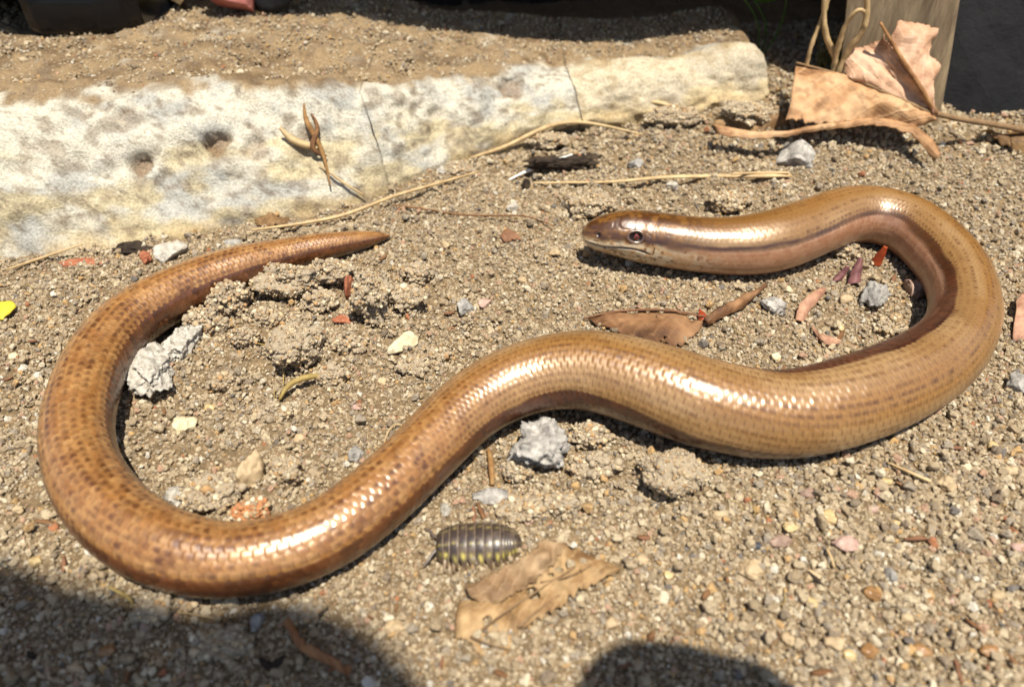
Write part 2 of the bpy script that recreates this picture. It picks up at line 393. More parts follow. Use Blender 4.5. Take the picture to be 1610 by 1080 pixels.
def aty(px, py, y):
    """photo pixel -> point on the upright plane at distance y"""
    dx, dy = (px - PW / 2) / FPX, (py - PH / 2) / FPX
    t = y / (cP - dy * sP)
    return np.array([dx * t, y, CAM_H - t * (sP + dy * cP)])
def mm(px, py, n, z=0.0):
    """n photo pixels at that place, in mm"""
    return n * depth(px, py, z) / FPX

# ------------------------------------------------------------------ ground
def axis_coords(lo, hi, step, far):
    c = np.arange(lo, hi + step / 2, step)
    out, d = [], step
    x = hi
    r = []
    while x < far:
        d *= 1.35; x += d; r.append(x)
    l = [lo - (q - hi) for q in r]
    return np.r_[l[::-1], c, r]
gx = axis_coords(-230, 230, 1.6, 5000); gy = axis_coords(-70, 270, 1.6, 5000)
X, Y = np.meshgrid(gx, gy)
Z = g(X, Y)
fade = sstep(600, 250, np.hypot(X, Y - 100))
Z = Z * fade
ground = mesh_obj('ground', np.stack([X, Y, Z], -1).reshape(-1, 3), grid_faces(len(gy), len(gx)), M['soil'])
tag(ground, kind='structure')

# ------------------------------------------------------------------ concrete edging: three blocks end to end
EDGE_B = [(-1000, 548, -2), (-420, 470, -2), (-150, 440, -2), (0, 421, -1), (130, 404, -1), (260, 384, -1), (400, 360, -1), (500, 342, -1), (600, 318, -1), (680, 280, -0.5), (760, 246, 0.5), (850, 210, 3), (960, 183, 6), (1080, 170, 8), (1150, 160, 9), (1215, 152, 10)]
EDGE_T = [(-1000, 226, 146), (-420, 190, 148), (-150, 176, 152), (0, 166, 156), (130, 160, 160), (260, 148, 165), (400, 143, 171), (500, 141, 174), (600, 144, 178), (680, 134, 189), (760, 122, 196), (850, 112, 204), (960, 106, 208), (1080, 96, 209), (1150, 84, 210), (1200, 78, 212)]   # photo x, y, distance
eb = smooth_path([at(*q) for q in EDGE_B], 400); et = smooth_path([aty(*q) for q in EDGE_T], 400)
def slab_top(x):
    return float(np.interp(x, et[:, 0], et[:, 2]))
def find_u(px, py):
    x, y = proj(0.5 * eb + 0.5 * et); return int(np.argmin(np.hypot(x - px, y - py)))
U1, U2 = find_u(592, 230), find_u(906, 160)
edging = empty('concrete_edging', (-40, 180, 0))
tag(edging, 'low weathered concrete edging with white limy sloping face and soil-covered top', 'concrete edging')
PITS = [(343, 222, 26, 3.2), (220, 257, 24, 2.4), (690, 175, 16, 0.8), (400, 235, 26, 1.2), (805, 140, 26, 1.6), (200, 185, 30, 1.2), (480, 210, 18, 1.2)]
def block(i0, i1, seed, end=False):
    n = max(40, int(np.linalg.norm(eb[i1 - 1] - eb[i0]) / 0.75))
    u = np.linspace(i0, i1 - 1, n)
    B = np.stack([np.interp(u, np.arange(400), eb[:, k]) for k in range(3)], 1)
    Tp = np.stack([np.interp(u, np.arange(400), et[:, k]) for k in range(3)], 1)
    prof = []
    nf = 46
    for k in range(8): prof.append(('u', k / 8))
    for k in range(nf): prof.append(('f', k / nf))
    bk = np.array([Tp[:, 0], np.full(n, 252.0), Tp[:, 2] - 0.5]).T
    rows = []
    w = np.linalg.norm(bk - Tp, axis=1).mean(); nt = max(20, int(w / 1.6))
    for k in range(8): rows.append(B + np.array([0, 2.0, -9.0]) * (1 - k / 8))
    for k in range(nf):
        t = k / nf
        rows.append(B + (Tp - B) * t + np.array([0, 0, 1.0]) * 2.2 * math.sin(math.pi * t) + np.array([0, -1.0, 0]) * 1.2 * math.sin(math.pi * t))
    for k in range(nt + 1): rows.append(Tp + (bk - Tp) * k / nt)
    for k in range(6): rows.append(bk + np.array([0, 0, -35.0]) * (k + 1) / 6)
    P = np.stack(rows, 1)                                # n x m x 3
    nn, mm_ = P.shape[:2]
    du = np.gradient(P, axis=0); dv = np.gradient(P, axis=1)
    N = np.cross(du, dv); N /= np.maximum(np.linalg.norm(N, axis=2), 1e-6)[..., None]
    N = np.where((N[..., 2:3] < -0.05), -N, N)
    x, y, z = P[..., 0], P[..., 1], P[..., 2]
    fz = np.zeros(mm_); fz[8:8 + nf] = 1; fz[8 + nf:8 + nf + 3] = 0.8
    d = 1.5 * fbm(x / 16 + 1, y / 16, z / 11, 4) + 0.6 * fbm(x / 4.5, y / 4.5 + 1, z / 4, 3) + 0.25 * fbm(x / 1.6, y / 1.6, z / 1.6, 2)
    lay = noise(x / 30, y / 30, z / 3.2 + 1); d = d + 0.7 * fz * np.maximum(lay, -0.2)
    pk = np.zeros((nn, mm_))
    qx, qy = proj(P)
    for (px, py, r, dep) in PITS:
        wob = 1 + 0.35 * noise(qx / 12, qy / 12, px)
        f = sstep(1.0, 0.55, np.hypot(qx - px, (qy - py) * 1.15) / (r * wob)) * (fz[None] > 0)
        d = d - dep * f; pk = np.maximum(pk, f * min(1, dep / 2.0))
    P = P + N * d[..., None]
    tg = np.gradient(B, axis=0); tg /= np.linalg.norm(tg, axis=1)[:, None]
    Lr = np.cumsum(np.r_[0, np.linalg.norm(np.diff(B, axis=0), axis=1)])
    for e0, sgn in ((Lr, 1.0), (Lr[-1] - Lr, -1.0)):
        wv = (0.0 + 0.22 * fbm(P[..., 2] / 5 + seed, P[..., 1] / 9, sgn, 3)) * np.exp(-(e0 / 4.0) ** 2)[:, None]
        P = P + sgn * np.maximum(wv, 0.0)[..., None] * tg[:, None]
    # round the two ends of the block in
    L = np.cumsum(np.r_[0, np.linalg.norm(np.diff(B, axis=0), axis=1)]); L2 = np.minimum(L, L[-1] - L)
    if end: L2 = (L[-1] - L) * 0.28
    inn = (1 - np.sqrt(np.clip(1 - (1 - np.clip(L2 / 1.6, 0, 1)) ** 2, 0, 1))) * (1.5 if end else 0.22)
    cen = (B + Tp) / 2 + np.array([0, 12, -6.0])
    dirc = cen[:, None] - P; dirc /= np.linalg.norm(dirc, axis=2)[..., None]
    P = P + dirc * (inn * (2.2 if end else 1.0))[:, None, None]
    # colour: limy face, yellow stain low down, soil on top
    lime = lin(200, 193, 173); grey = lin(164, 163, 155); yel = lin(186, 166, 116); dirt = lin(146, 124, 92); ddirt = lin(112, 92, 66)
    c = np.empty((nn, mm_, 3))
    f1 = sstep(-0.3, 0.6, fbm(x / 9, y / 9, z / 6 + 4.2, 5) - 0.5 * (np.arange(mm_) - 8 - nf * 0.45)[None] / nf)[..., None]; c[:] = mix(lime, grey, f1 * 0.8)
    tt = np.zeros(mm_); tt[8:8 + nf] = np.arange(nf) / nf; tt[8 + nf:] = 1.0
    ys = sstep(0.10, 0.70, 0.8 * fbm(x / 11 + 9, y / 11, z / 5, 5) + 0.62 - 1.9 * np.abs(tt[None] - 0.16))[..., None]
    c = mix(c, yel, 0.6 * ys)
    low = sstep(0.16, 0.0, tt[None] + 0.09 * fbm(x / 6, y / 6, z / 6, 3))[..., None]; c = mix(c, lin(172, 148, 104), 0.75 * low)
    row = np.arange(mm_)
    top = np.clip((row - (8 + nf - 2)) / 9.0, 0, 1)[None] + 0.55 * fbm(x / 7, y / 7, 1.7, 4) * (row >= 8 + nf - 5)[None]
    tp = sstep(0.15, 0.75, top)[..., None]
    dd = mix(dirt, ddirt, sstep(-0.2, 0.7, fbm(x / 5, y / 5, 6.6, 4))[..., None])
    c = mix(c, dd, tp)
    sp = sstep(0.30, 0.6, fbm(x / 3.2, y / 3.2, z / 3.2 + 7, 3))[..., None]; c = mix(c, lin(124, 108, 88), 0.55 * sp)
    for (sc_, zz_) in ((9.0, 3.0), (4.0, 8.0)):
        ln_ = np.exp(-(fbm(x / sc_, y / sc_, z / sc_ + zz_, 2) / 0.045) ** 2) * sstep(0.1, 0.5, noise(x / 11, y / 11, z / 8 + zz_)); c = mix(c, lin(96, 82, 64), (0.6 * ln_ * (fz > 0)[None])[..., None])
    pp_ = sstep(0.55, 0.75, noise(x / 1.7, y / 1.7, z / 1.7)); c = mix(c, lin(112, 98, 80), (0.6 * pp_ * (fz > 0)[None])[..., None])
    if end: c = mix(c, lin(196, 174, 132), 0.45 * (fz > 0)[None, :, None])
    c = mix(c, lin(128, 104, 78), (pk * 0.8)[..., None])
    V = P.reshape(-1, 3); C = c.reshape(-1, 3)
    F = grid_faces(nn, mm_)[:, ::-1]
    m0 = len(V); caps = []
    V = np.r_[V, [cen[0] , cen[-1]]]; C = np.r_[C, [lin(150, 130, 100)] * 2]
    fl = [tuple(q) for q in F]
    for j in range(mm_ - 1):
        fl.append((m0, j + 1, j)); e = (nn - 1) * mm_; fl.append((m0 + 1, e + j, e + j + 1))
    return mesh_obj('concrete_block', V, fl, M['concrete'], edging, (-40, 180, 0), color=C)
block(0, U1 + 1, 1.0); block(U1, U2 + 1, 22.0); block(U2, 400, 47.0, True)

def slab_at(px, py, out=0.6):
    """point on the sloping face of the edging seen at that pixel, a little proud of it"""
    t = np.linspace(0, 1, 60)[None, :, None]
    Q = eb[:, None] + (et - eb)[:, None] * t; qx, qy = proj(Q)
    i, j = np.unravel_index(np.argmin(np.hypot(qx - px, qy - py)), qx.shape)
    return Q[i, j] + np.array([0.2, -0.75, 0.62]) * (2.2 + out)
# ------------------------------------------------------------------ sand
GRAINS = bpy.data.collections.new('grain_shapes')
for k in range(9):
    v, f = ico(3)
    v = v.copy(); o = rng.uniform(0, 50, 3)
    fr = 1.1 + 0.5 * (k % 3)
    v *= (1 + 0.44 * noise(v[:, 0] * fr + o[0], v[:, 1] * fr + o[1], v[:, 2] * fr + o[2]) + 0.08 * noise(v[:, 0] * 4 + o[0], v[:, 1] * 4, v[:, 2] * 4))[:, None]
    for _ in range(12 if k % 2 else 6):                                  # a few worn flat facets
        dr = rng.normal(size=3); dr /= np.linalg.norm(dr); h = v @ dr; lim = rng.uniform(0.5, 0.75)
        v -= (np.maximum(h - lim, 0) * 0.95)[:, None] * dr
    me = bpy.data.meshes.new('grain_shape'); me.from_pydata([tuple(p) for p in v * 0.5], [], [tuple(q) for q in f])
    me.polygons.foreach_set('use_smooth', [k % 2 == 0] * len(f)); me.materials.append(M['grain'])
    GRAINS.objects.link(bpy.data.objects.new('grain_shape', me))
def scatter(name, pts, size, label, cat):
    n = len(pts)
    me = bpy.data.meshes.new(name); me.vertices.add(n); me.vertices.foreach_set('co', (pts * S).ravel().astype(np.float32))
    sc = size[:, None] * rng.uniform(0.78, 1.2, (n, 3)) * S
    for nm, arr, ty in (('gsize', sc, 'FLOAT_VECTOR'), ('grot', rng.uniform(0, 6.28, (n, 3)), 'FLOAT_VECTOR')):
        a = me.attributes.new(nm, ty, 'POINT'); a.data.foreach_set('vector', arr.ravel().astype(np.float32))
    a = me.attributes.new('gpick', 'INT', 'POINT'); a.data.foreach_set('value', rng.integers(0, 9, n).astype(np.int32))
    o = bpy.data.objects.new(name, me); COL.objects.link(o)
    ng = bpy.data.node_groups.get('scatter_grains')
    if ng is None:
        ng = bpy.data.node_groups.new('scatter_grains', 'GeometryNodeTree')
        ng.interface.new_socket('Geometry', in_out='INPUT', socket_type='NodeSocketGeometry')
        ng.interface.new_socket('Geometry', in_out='OUTPUT', socket_type='NodeSocketGeometry')
        N = ng.nodes; gi = N.new('NodeGroupInput'); go = N.new('NodeGroupOutput')
        ip = N.new('GeometryNodeInstanceOnPoints'); ci = N.new('GeometryNodeCollectionInfo')
        ci.inputs[0].default_value = GRAINS; ci.inputs['Separate Children'].default_value = True; ci.inputs['Reset Children'].default_value = True
        ip.inputs['Pick Instance'].default_value = True
        def na(nm, ty):
            q = N.new('GeometryNodeInputNamedAttribute'); q.data_type = ty; q.inputs[0].default_value = nm; return q.outputs[0]
        L = ng.links
        L.new(gi.outputs[0], ip.inputs['Points']); L.new(ci.outputs[0], ip.inputs['Instance'])
        L.new(na('gpick', 'INT'), ip.inputs['Instance Index']); L.new(na('gsize', 'FLOAT_VECTOR'), ip.inputs['Scale'])
        er = N.new('FunctionNodeEulerToRotation'); L.new(na('grot', 'FLOAT_VECTOR'), er.inputs[0]); L.new(er.outputs[0], ip.inputs['Rotation'])
        L.new(ip.outputs[0], go.inputs[0])
    md = o.modifiers.new('scatter', 'NODES'); md.node_group = ng
    me.materials.append(M['grain'])
    return tag(o, label, cat, kind='stuff')
def in_slab(x, y):
    """inside the concrete edging's footprint"""
    by = np.interp(x, eb[:, 0], eb[:, 1]); r = (y > by + 1.5) & (x < eb[-1, 0] + 1)
    return r
def jgrid(x0, x1, y0, y1, st):
    xs = np.arange(x0, x1, st); ys = np.arange(y0, y1, st * 0.866)
    a, b_ = np.meshgrid(xs, ys); a = a + (np.arange(len(ys)) % 2)[:, None] * st / 2
    p = np.stack([a.ravel(), b_.ravel()], 1)
    return p + rng.uniform(-0.42, 0.42, p.shape) * st
def in_view(p, mx, my):
    qx, qy = proj(np.c_[p, np.zeros(len(p))]); return (qx > -mx) & (qx < PW + mx) & (qy < PH + my) & (p[:, 1] > 5)
near = jgrid(-205, 205, 10, 172, 0.50); near = near[in_view(near, 340, 330)]
far = jgrid(-230, 230, 172, 262, 0.95); far = far[in_view(far, 300, 100)]
loose = jgrid(-205, 205, 10, 200, 1.9); loose = loose[in_view(loose, 340, 330)]
P2, SZ, DZ = [], [], []
for pp, med, dz in ((near, 0.54, 0.0), (far, 0.95, 0.0), (loose, 0.80, 0.38)):
    k = ~in_slab(pp[:, 0], pp[:, 1]); pp = pp[k]
    coarse = sstep(-20, 70, pp[:, 0]) * sstep(110, 60, pp[:, 1])         # coarser towards the near right
    sz = med * np.exp(rng.normal(0, 0.40, len(pp))) * (1 + 0.32 * coarse)
    P2.append(pp); SZ.append(np.clip(sz, 0.28, 2.0)); DZ.append(np.full(len(pp), dz))
P2 = np.concatenate(P2); SZ = np.concatenate(SZ); DZ = np.concatenate(DZ)
z = g(P2[:, 0], P2[:, 1]) + DZ * SZ + rng.uniform(-0.62, 0.45, len(P2)) * SZ
c, r, cz = worm_clear(P2[:, 0], P2[:, 1])
# grains must stay out of the body
hd = np.clip(c + r, 0, None)
lim = np.where(hd < r, cz - np.sqrt(np.clip(r * r - hd * hd, 0, None)), 1e9)
k = z + 0.4 * SZ < lim + 0.15
sand_pts = np.c_[P2, z][k]
scatter('sand', sand_pts, SZ[k], 'coarse tan sand grains covering the soil', 'sand')
# dry crumbs on the top of the edging
dt = jgrid(-200, 80, 150, 250, 1.45); dt = dt[in_view(dt, 120, 50)]
ty = np.interp(dt[:, 0], et[:, 0], et[:, 1]); tz = np.interp(dt[:, 0], et[:, 0], et[:, 2])
k = (dt[:, 1] > ty + 3 + 7 * rng.random(len(dt))) & (dt[:, 0] < et[-1, 0] - 4)
dt = dt[k]
zz = tz[k] + 1.5 * fbm(dt[:, 0] / 16 + 1, dt[:, 1] / 16, tz[k] / 11, 2)
scatter('soil_crumbs', np.c_[dt, zz - 0.1], np.clip(0.65 * np.exp(rng.normal(0, 0.4, len(dt))), 0.3, 2.0), 'dry brown crumbs strewn over the top of the concrete edging', 'soil')
# ------------------------------------------------------------------ slow worm
NR, PER = 34, 6                                              # scale rows round the body, vertices per scale
ls = np.maximum(2 * math.pi * axis[:, 3] / NR, 0.65)
us = np.r_[0, np.cumsum(np.diff(ss) / (0.5 * (ls[1:] + ls[:-1])))]
nring = int(us[-1] * PER)
uu = np.linspace(0, us[-1], nring); s_ = np.interp(uu, us, ss)
C = np.stack([np.interp(s_, ss, axis[:, k]) for k in range(3)], 1); R = np.interp(s_, ss, axis[:, 3])
Tn = np.gradient(axis[:, :3], axis=0); Tn /= np.linalg.norm(Tn, axis=1)[:, None]
Tn = np.stack([np.interp(s_, ss, Tn[:, k]) for k in range(3)], 1); Tn /= np.linalg.norm(Tn, axis=1)[:, None]
fwd = -Tn
left = np.cross([0, 0, 1.0], fwd); left /= np.linalg.norm(left, axis=1)[:, None]
upv = np.cross(fwd, left)
na_ = NR * PER
phi = np.linspace(-math.pi, math.pi, na_, endpoint=False)
# how far the back is rolled over (degrees towards the animal's left), by place along the body
roll_k = [(0, -4), (12, -8), (18, -28), (22, -66), (24, -40), (29, -12), (34, -6), (41, 0), (48, 0), (63, -6)]
roll = np.radians(np.interp(s_, [st_s(a) for a, _ in roll_k], [b_ for _, b_ in roll_k]))
roll = gsm(roll[:, None], 60)[:, 0] if nring > 400 else roll
PHI = phi[None, :] + roll[:, None]                          # geometric angle of each anatomical angle
ph = np.broadcast_to(phi[None], PHI.shape)                   # 0 = back, + = animal's left
sN = np.broadcast_to(s_[:, None], PHI.shape); RN = np.broadcast_to(R[:, None], PHI.shape)
rad_dir = np.cos(PHI)[..., None] * upv[:, None] + np.sin(PHI)[..., None] * left[:, None]
# imbricate scales, finer on the trunk than on the tail
def scales(NRk, lk):
    lsk = np.maximum(2 * math.pi * axis[:, 3] / NRk * lk, 0.6)
    uk = np.r_[0, np.cumsum(np.diff(ss) / (0.5 * (lsk[1:] + lsk[:-1])))]
    u = np.interp(s_, ss, uk)[:, None]; v = (ph / (2 * math.pi) + 0.5) * NRk
    best = np.full(PHI.shape, -9.0); cid = np.zeros(PHI.shape); cj = np.zeros(PHI.shape); ca = np.zeros(PHI.shape); cd = np.zeros(PHI.shape)
    for dj in (-1, 0, 1):
        j = np.floor(v) + dj; dv = v - (j + 0.5)
        q = np.clip(1 - (dv / 0.78) ** 2, 0, None)
        e = 0.5 * np.sqrt(q); off = 0.5 * (j % 2)
        rel = u - off - e; kk = np.floor(rel); a = rel - kk
        h = np.where(np.abs(dv) < 0.78, 0.55 * a + 0.75 * q - 0.5, -9)
        tk = h > best
        best = np.where(tk, h, best); cid = np.where(tk, kk, cid); cj = np.where(tk, j, cj); ca = np.where(tk, a, ca); cd = np.where(tk, dv, cd)
    return best, cid, cj, ca, cd, np.abs((cj + 0.5) / NRk - 0.5) * 360, NRk
A1 = scales(34, 1.0); A2 = scales(25, 1.10)
pz = sstep(st_s(33), st_s(36), sN + 6 * noise(sN / 4, ph * 2, 3.3))
sel = pz > 0.5
best, cid, cj, ca, cd, cdeg = (np.where(sel, y_, x_) for x_, y_ in zip(A1[:6], A2[:6]))
best = np.where(sel, best * 1.9, best * 1.15) * (0.25 + 0.75 * np.abs(2 * pz - 1))
cell = _h(cid, cj % 68, np.zeros_like(cid)); cell2 = _h(cid, cj % 68, np.full_like(cid, 7))
best = best + (0.35 * (cell - 0.5) + 0.55 * (cell2 - 0.5) * cd + 0.4 * (_h(cid, cj % 68, np.full_like(cid, 13)) - 0.5) * (ca - 0.5)) * (0.25 + 0.75 * np.abs(2 * pz - 1))
hs = sstep(16, 30, sN) * (0.35 + 0.65 * sstep(60, 150, sN))
amp = 0.085 * RN * 0.19 * (0.30 + 0.70 * hs)
rr = RN * (1 + 0.010 * fbm(sN / 9, ph * 1.5, 2.2, 3)) + amp * best
# head plates: shallow irregular shields
hp = 1 - sstep(10, 22, sN)
rr = rr + hp * (0.07 * noise(sN * 0.55, ph * 2.2, 3.0) - 0.07 * np.exp(-(noise(sN * 0.45 + 5, ph * 1.7, 8.0) / 0.07) ** 2))
# mouth line, nostril, brow
mouth = math.radians(98)
ml = np.exp(-((np.abs(ph) - mouth - 0.05 * np.sin(sN * 0.5)) * RN / 0.22) ** 2) * sstep(15.5, 13.0, sN) * sstep(0.6, 1.6, sN)
rr = rr - 0.34 * ml
lip = np.exp(-((np.abs(ph) - mouth + 0.10) * RN / 0.5) ** 2) * sstep(14, 10, sN); rr = rr + 0.10 * lip
jaw = sstep(12, 4, sN) * sstep(math.radians(92), math.radians(110), np.abs(ph)); rr = rr - 0.22 * jaw * np.minimum(RN / 4, 1)
P = C[:, None] + rr[..., None] * rad_dir
# flatten where it presses on the soil
qx, qy = proj(P)
vis = (rad_dir * (np.array([0, 0, CAM_H]) - P)).sum(-1) > 0
ke = np.where(vis & (sN < 40), np.hypot(qx - 1001, qy - 372.5), 1e9)
ei, ej = np.unravel_index(np.argmin(ke), ke.shape)
e_phi = phi[ej]; es = s_[ei]
ER = 0.86
eyes = []
for sg in (1, -1):
    k = int(np.argmin(np.abs(phi - sg * e_phi)))
    eyes.append((C[ei] + (R[ei] - 0.25) * rad_dir[ei, k], rad_dir[ei, k].copy()))
    dl = np.hypot((sN - es) * 0.85, (ph - sg * e_phi) * RN)
    rr = rr - 0.40 * sstep(1.05, 0.65, dl) + 0.20 * np.exp(-((dl - 1.28) / 0.24) ** 2)
    nd_ = np.hypot(sN - 3.4, (ph - sg * math.radians(64)) * RN); rr = rr - 0.3 * sstep(0.55, 0.25, nd_)
P = C[:, None] + rr[..., None] * rad_dir
# ---- colour
K = lambda *q: lin(*q) * 0.57
deg = np.degrees(np.abs(ph))
bd = mix(deg, cdeg, 0.45 * sstep(25, 60, sN))
post = sstep(st_s(28), st_s(36), sN)
spot = np.exp(-((ca - 0.42) / 0.34) ** 2 - (cd / 0.22) ** 2)
edge = sstep(0.80, 1.0, ca)
rowd = _h(np.floor(cdeg / 10.6), np.zeros_like(cdeg), np.full_like(cdeg, 3))
backA = mix(K(186, 142, 84), K(208, 168, 112), sstep(-0.5, 0.5, noise(sN / 9, ph * 2, 1.0))[..., None])
backA = mix(backA, K(182, 128, 52), 0.8 * sstep(34, 8, deg)[..., None])
fleck = np.clip(spot * 1.2 + 0.35 * sstep(0.1, 0.7, noise(sN / 3.2, ph * RN * 2.0, 31.0)), 0, 1) * (0.2 + 0.8 * rowd) * (0.25 + 0.75 * sstep(0.1, 0.9, cell)) * 0.95 * sstep(15, 50, sN)
backA = mix(backA, K(116, 72, 30), np.clip(1.0 * fleck, 0, .9)[..., None])
ant = sstep(70, 20, sN)
backA = mix(backA, K(150, 102, 44), (ant * 0.8 * sstep(55, 20, deg))[..., None])
backP = mix(K(196, 136, 70), K(222, 168, 100), cell2[..., None])
ringp = np.exp(-((np.hypot((ca - 0.45) / 0.9, cd) - 0.40) / 0.13) ** 2)
lf_ = 0.45 + 0.55 * sstep(-0.5, 0.5, fbm(sN / 6.5, ph * RN / 5.0, 11.0, 3))
wedge = np.exp(-((ca - 0.35) / 0.34) ** 2 - (cd / (0.16 + 0.26 * np.clip(1 - ca, 0, 1))) ** 2)
strk = sstep(-0.2, 0.7, noise(sN / 2.6, ph * RN * 2.2, 21.0))
mot = sstep(-0.35, 0.45, fbm(sN / 1.5, ph * RN / 1.2, 41.0, 3))
dk = np.clip(0.85 * wedge * (0.2 + 0.8 * cell) * (0.6 + 0.5 * lf_) + 0.36 * mot * lf_ + 0.26 * strk * (0.4 + 0.6 * cell2), 0, 0.9)
backP = mix(backP, K(104, 56, 20), dk[..., None])
back = mix(backA, backP, post[..., None])
crease = 1.3 * np.clip(sstep(0.16, 0.0, ca) + sstep(0.55, 0.75, np.abs(cd)), 0, 1)
back = mix(back, K(120, 76, 34), (0.5 * crease * sstep(14, 40, sN))[..., None])
flankA = mix(K(70, 30, 12), K(104, 50, 24), cell[..., None])
flankP = mix(K(82, 40, 16), K(128, 72, 34), cell2[..., None])
flank = mix(flankA, flankP, post[..., None])
lo = mix(K(216, 166, 126), K(200, 144, 104), cell[..., None])                     # pinkish lower side in front
loM = mix(K(110, 66, 42), K(92, 56, 38), cell[..., None])
loP = mix(K(104, 62, 36), K(84, 50, 32), cell[..., None])
tn = sstep(st_s(15), st_s(22), sN)
lower = mix(mix(lo, loM, tn[..., None]), loP, post[..., None])
wz = mix(np.full_like(sN, 9.0), 32.0, sstep(50, 150, sN)); wz = mix(wz, 40.0, post)
bnd = 64 + 4 * noise(sN / 6, ph * 0, 5.0)
stripe = sstep(bnd - 2.5, bnd + 2.5, bd)
col = mix(back, flank, (stripe * (0.55 + 0.45 * sstep(50, 120, sN)) * mix(1.0, 0.9, post))[..., None])
col = mix(col, lower, sstep(bnd + wz - 3, bnd + wz + 4, bd)[..., None])
und = sstep(128, 150, deg); col = mix(col, K(70, 52, 44), (und * tn)[..., None])
# head
hd_top = mix(K(100, 60, 16), K(156, 106, 42), sstep(-0.5, 0.5, fbm(sN * 0.5, ph * 3, 2.0, 3))[..., None])
hd_top = mix(hd_top, K(78, 42, 14), (0.8 * np.exp(-((deg - 64) / 12) ** 2) * sstep(-0.6, 0.4, noise(sN * 0.9, ph * 4, 9.0)))[..., None])
hd_low = mix(K(255, 236, 196), K(238, 196, 142), sstep(-0.3, 0.6, fbm(sN * 0.8, ph * 5, 4.0, 3))[..., None])
hcol = mix(hd_top, hd_low, sstep(72, 88, deg + 6 * noise(sN * 0.7, ph * 2, 8.0))[..., None])
hcol = mix(hcol, K(232, 208, 164), (0.8 * lip * sstep(90, 100, deg))[..., None])
hcol = mix(hcol, K(110, 70, 36), (0.75 * sstep(0.35, 0.6, noise(sN * 1.5, ph * 9, 6.0)))[..., None])
lw = np.exp(-((deg - 93) / 5.5) ** 2) * sstep(15, 9, sN) * sstep(-0.1, 0.25, noise(sN * 1.1, ph * 0, 17.0)); hcol = mix(hcol, K(255, 240, 206), (0.85 * lw)[..., None])
hcol = mix(hcol, K(52, 30, 16), (0.9 * ml)[..., None])
hm = sstep(34, 14, sN)[..., None]; col = mix(col, hcol, hm)
lat = np.exp(-((deg - 68 - 3 * noise(sN / 3.5, 0 * sN, 2.0)) / 5.0) ** 2) * sstep(9, 12, sN) * sstep(85, 45, sN) * (0.35 + 0.65 * sstep(-0.25, 0.25, noise(sN / 2.2, ph * 3, 13.0)))
col = mix(col, K(74, 34, 12), (0.85 * lat)[..., None])
crown = sstep(52, 36, deg) * sstep(26, 16, sN) * sstep(-0.1, 0.5, fbm(sN * 0.45, ph * 2.4, 15.0, 3)); col = mix(col, K(96, 50, 6), (0.7 * crown)[..., None])
for sg in (1, -1):
    dl = np.hypot((sN - es) * 0.85, (ph - sg * e_phi) * RN)
    col = mix(col, K(120, 108, 104), (0.7 * np.exp(-((dl - 1.16) / 0.13) ** 2) * (0.45 + 0.55 * sstep(-0.3, 0.6, (np.abs(ph) - e_phi) * RN)))[..., None]); col = mix(col, K(28, 16, 12), sstep(1.06, 0.88, dl)[..., None])
    nd_ = np.hypot(sN - 3.4, (ph - sg * math.radians(64)) * RN); col = mix(col, K(20, 12, 10), sstep(0.6, 0.3, nd_)[..., None])
V = P.reshape(-1, 3); Cc = np.clip(col * np.array([0.98, 0.945, 0.95]), 0, 1).reshape(-1, 3)
F = grid_faces(nring, na_, True)
V = np.r_[V, [C[0] - Tn[0] * 0.1, C[-1] + Tn[-1] * 0.1]]; Cc = np.r_[Cc, [Cc[0], Cc[-1]]]
base = np.array([C[nring // 2][0], C[nring // 2][1], 0])
n0 = nring * na_
cap = []
for j in range(na_):
    j2 = (j + 1) % na_
    cap.append((n0, j2, j, j)); e = (nring - 1) * na_; cap.append((n0 + 1, e + j, e + j2, e + j2))
me_f = [tuple(q) for q in F] + [tuple(q[:3]) for q in cap]
F4 = F
worm = mesh_obj('slow_worm', V, me_f, M['skin'], None, base, color=Cc)
tag(worm, 'glossy copper-brown legless slow worm lying in loops on the sand', 'slow worm')
bmw = bmesh.new(); bmw.from_mesh(worm.data); bmesh.ops.recalc_face_normals(bmw, faces=bmw.faces); bmw.to_mesh(worm.data); bmw.free()
v0, f0 = ico(4)
for (ep, en) in eyes:
    cth = v0 @ en
    cc = np.where((cth > 0.955)[:, None], K(8, 5, 5), np.where((cth > 0.91)[:, None], K(160, 72, 42), np.where((cth > 0.74)[:, None], K(118, 38, 26), K(34, 18, 14))))
    mesh_obj('eye', ep - en * 0.30 + v0 * ER, f0, M['eye'], worm, base, color=cc)

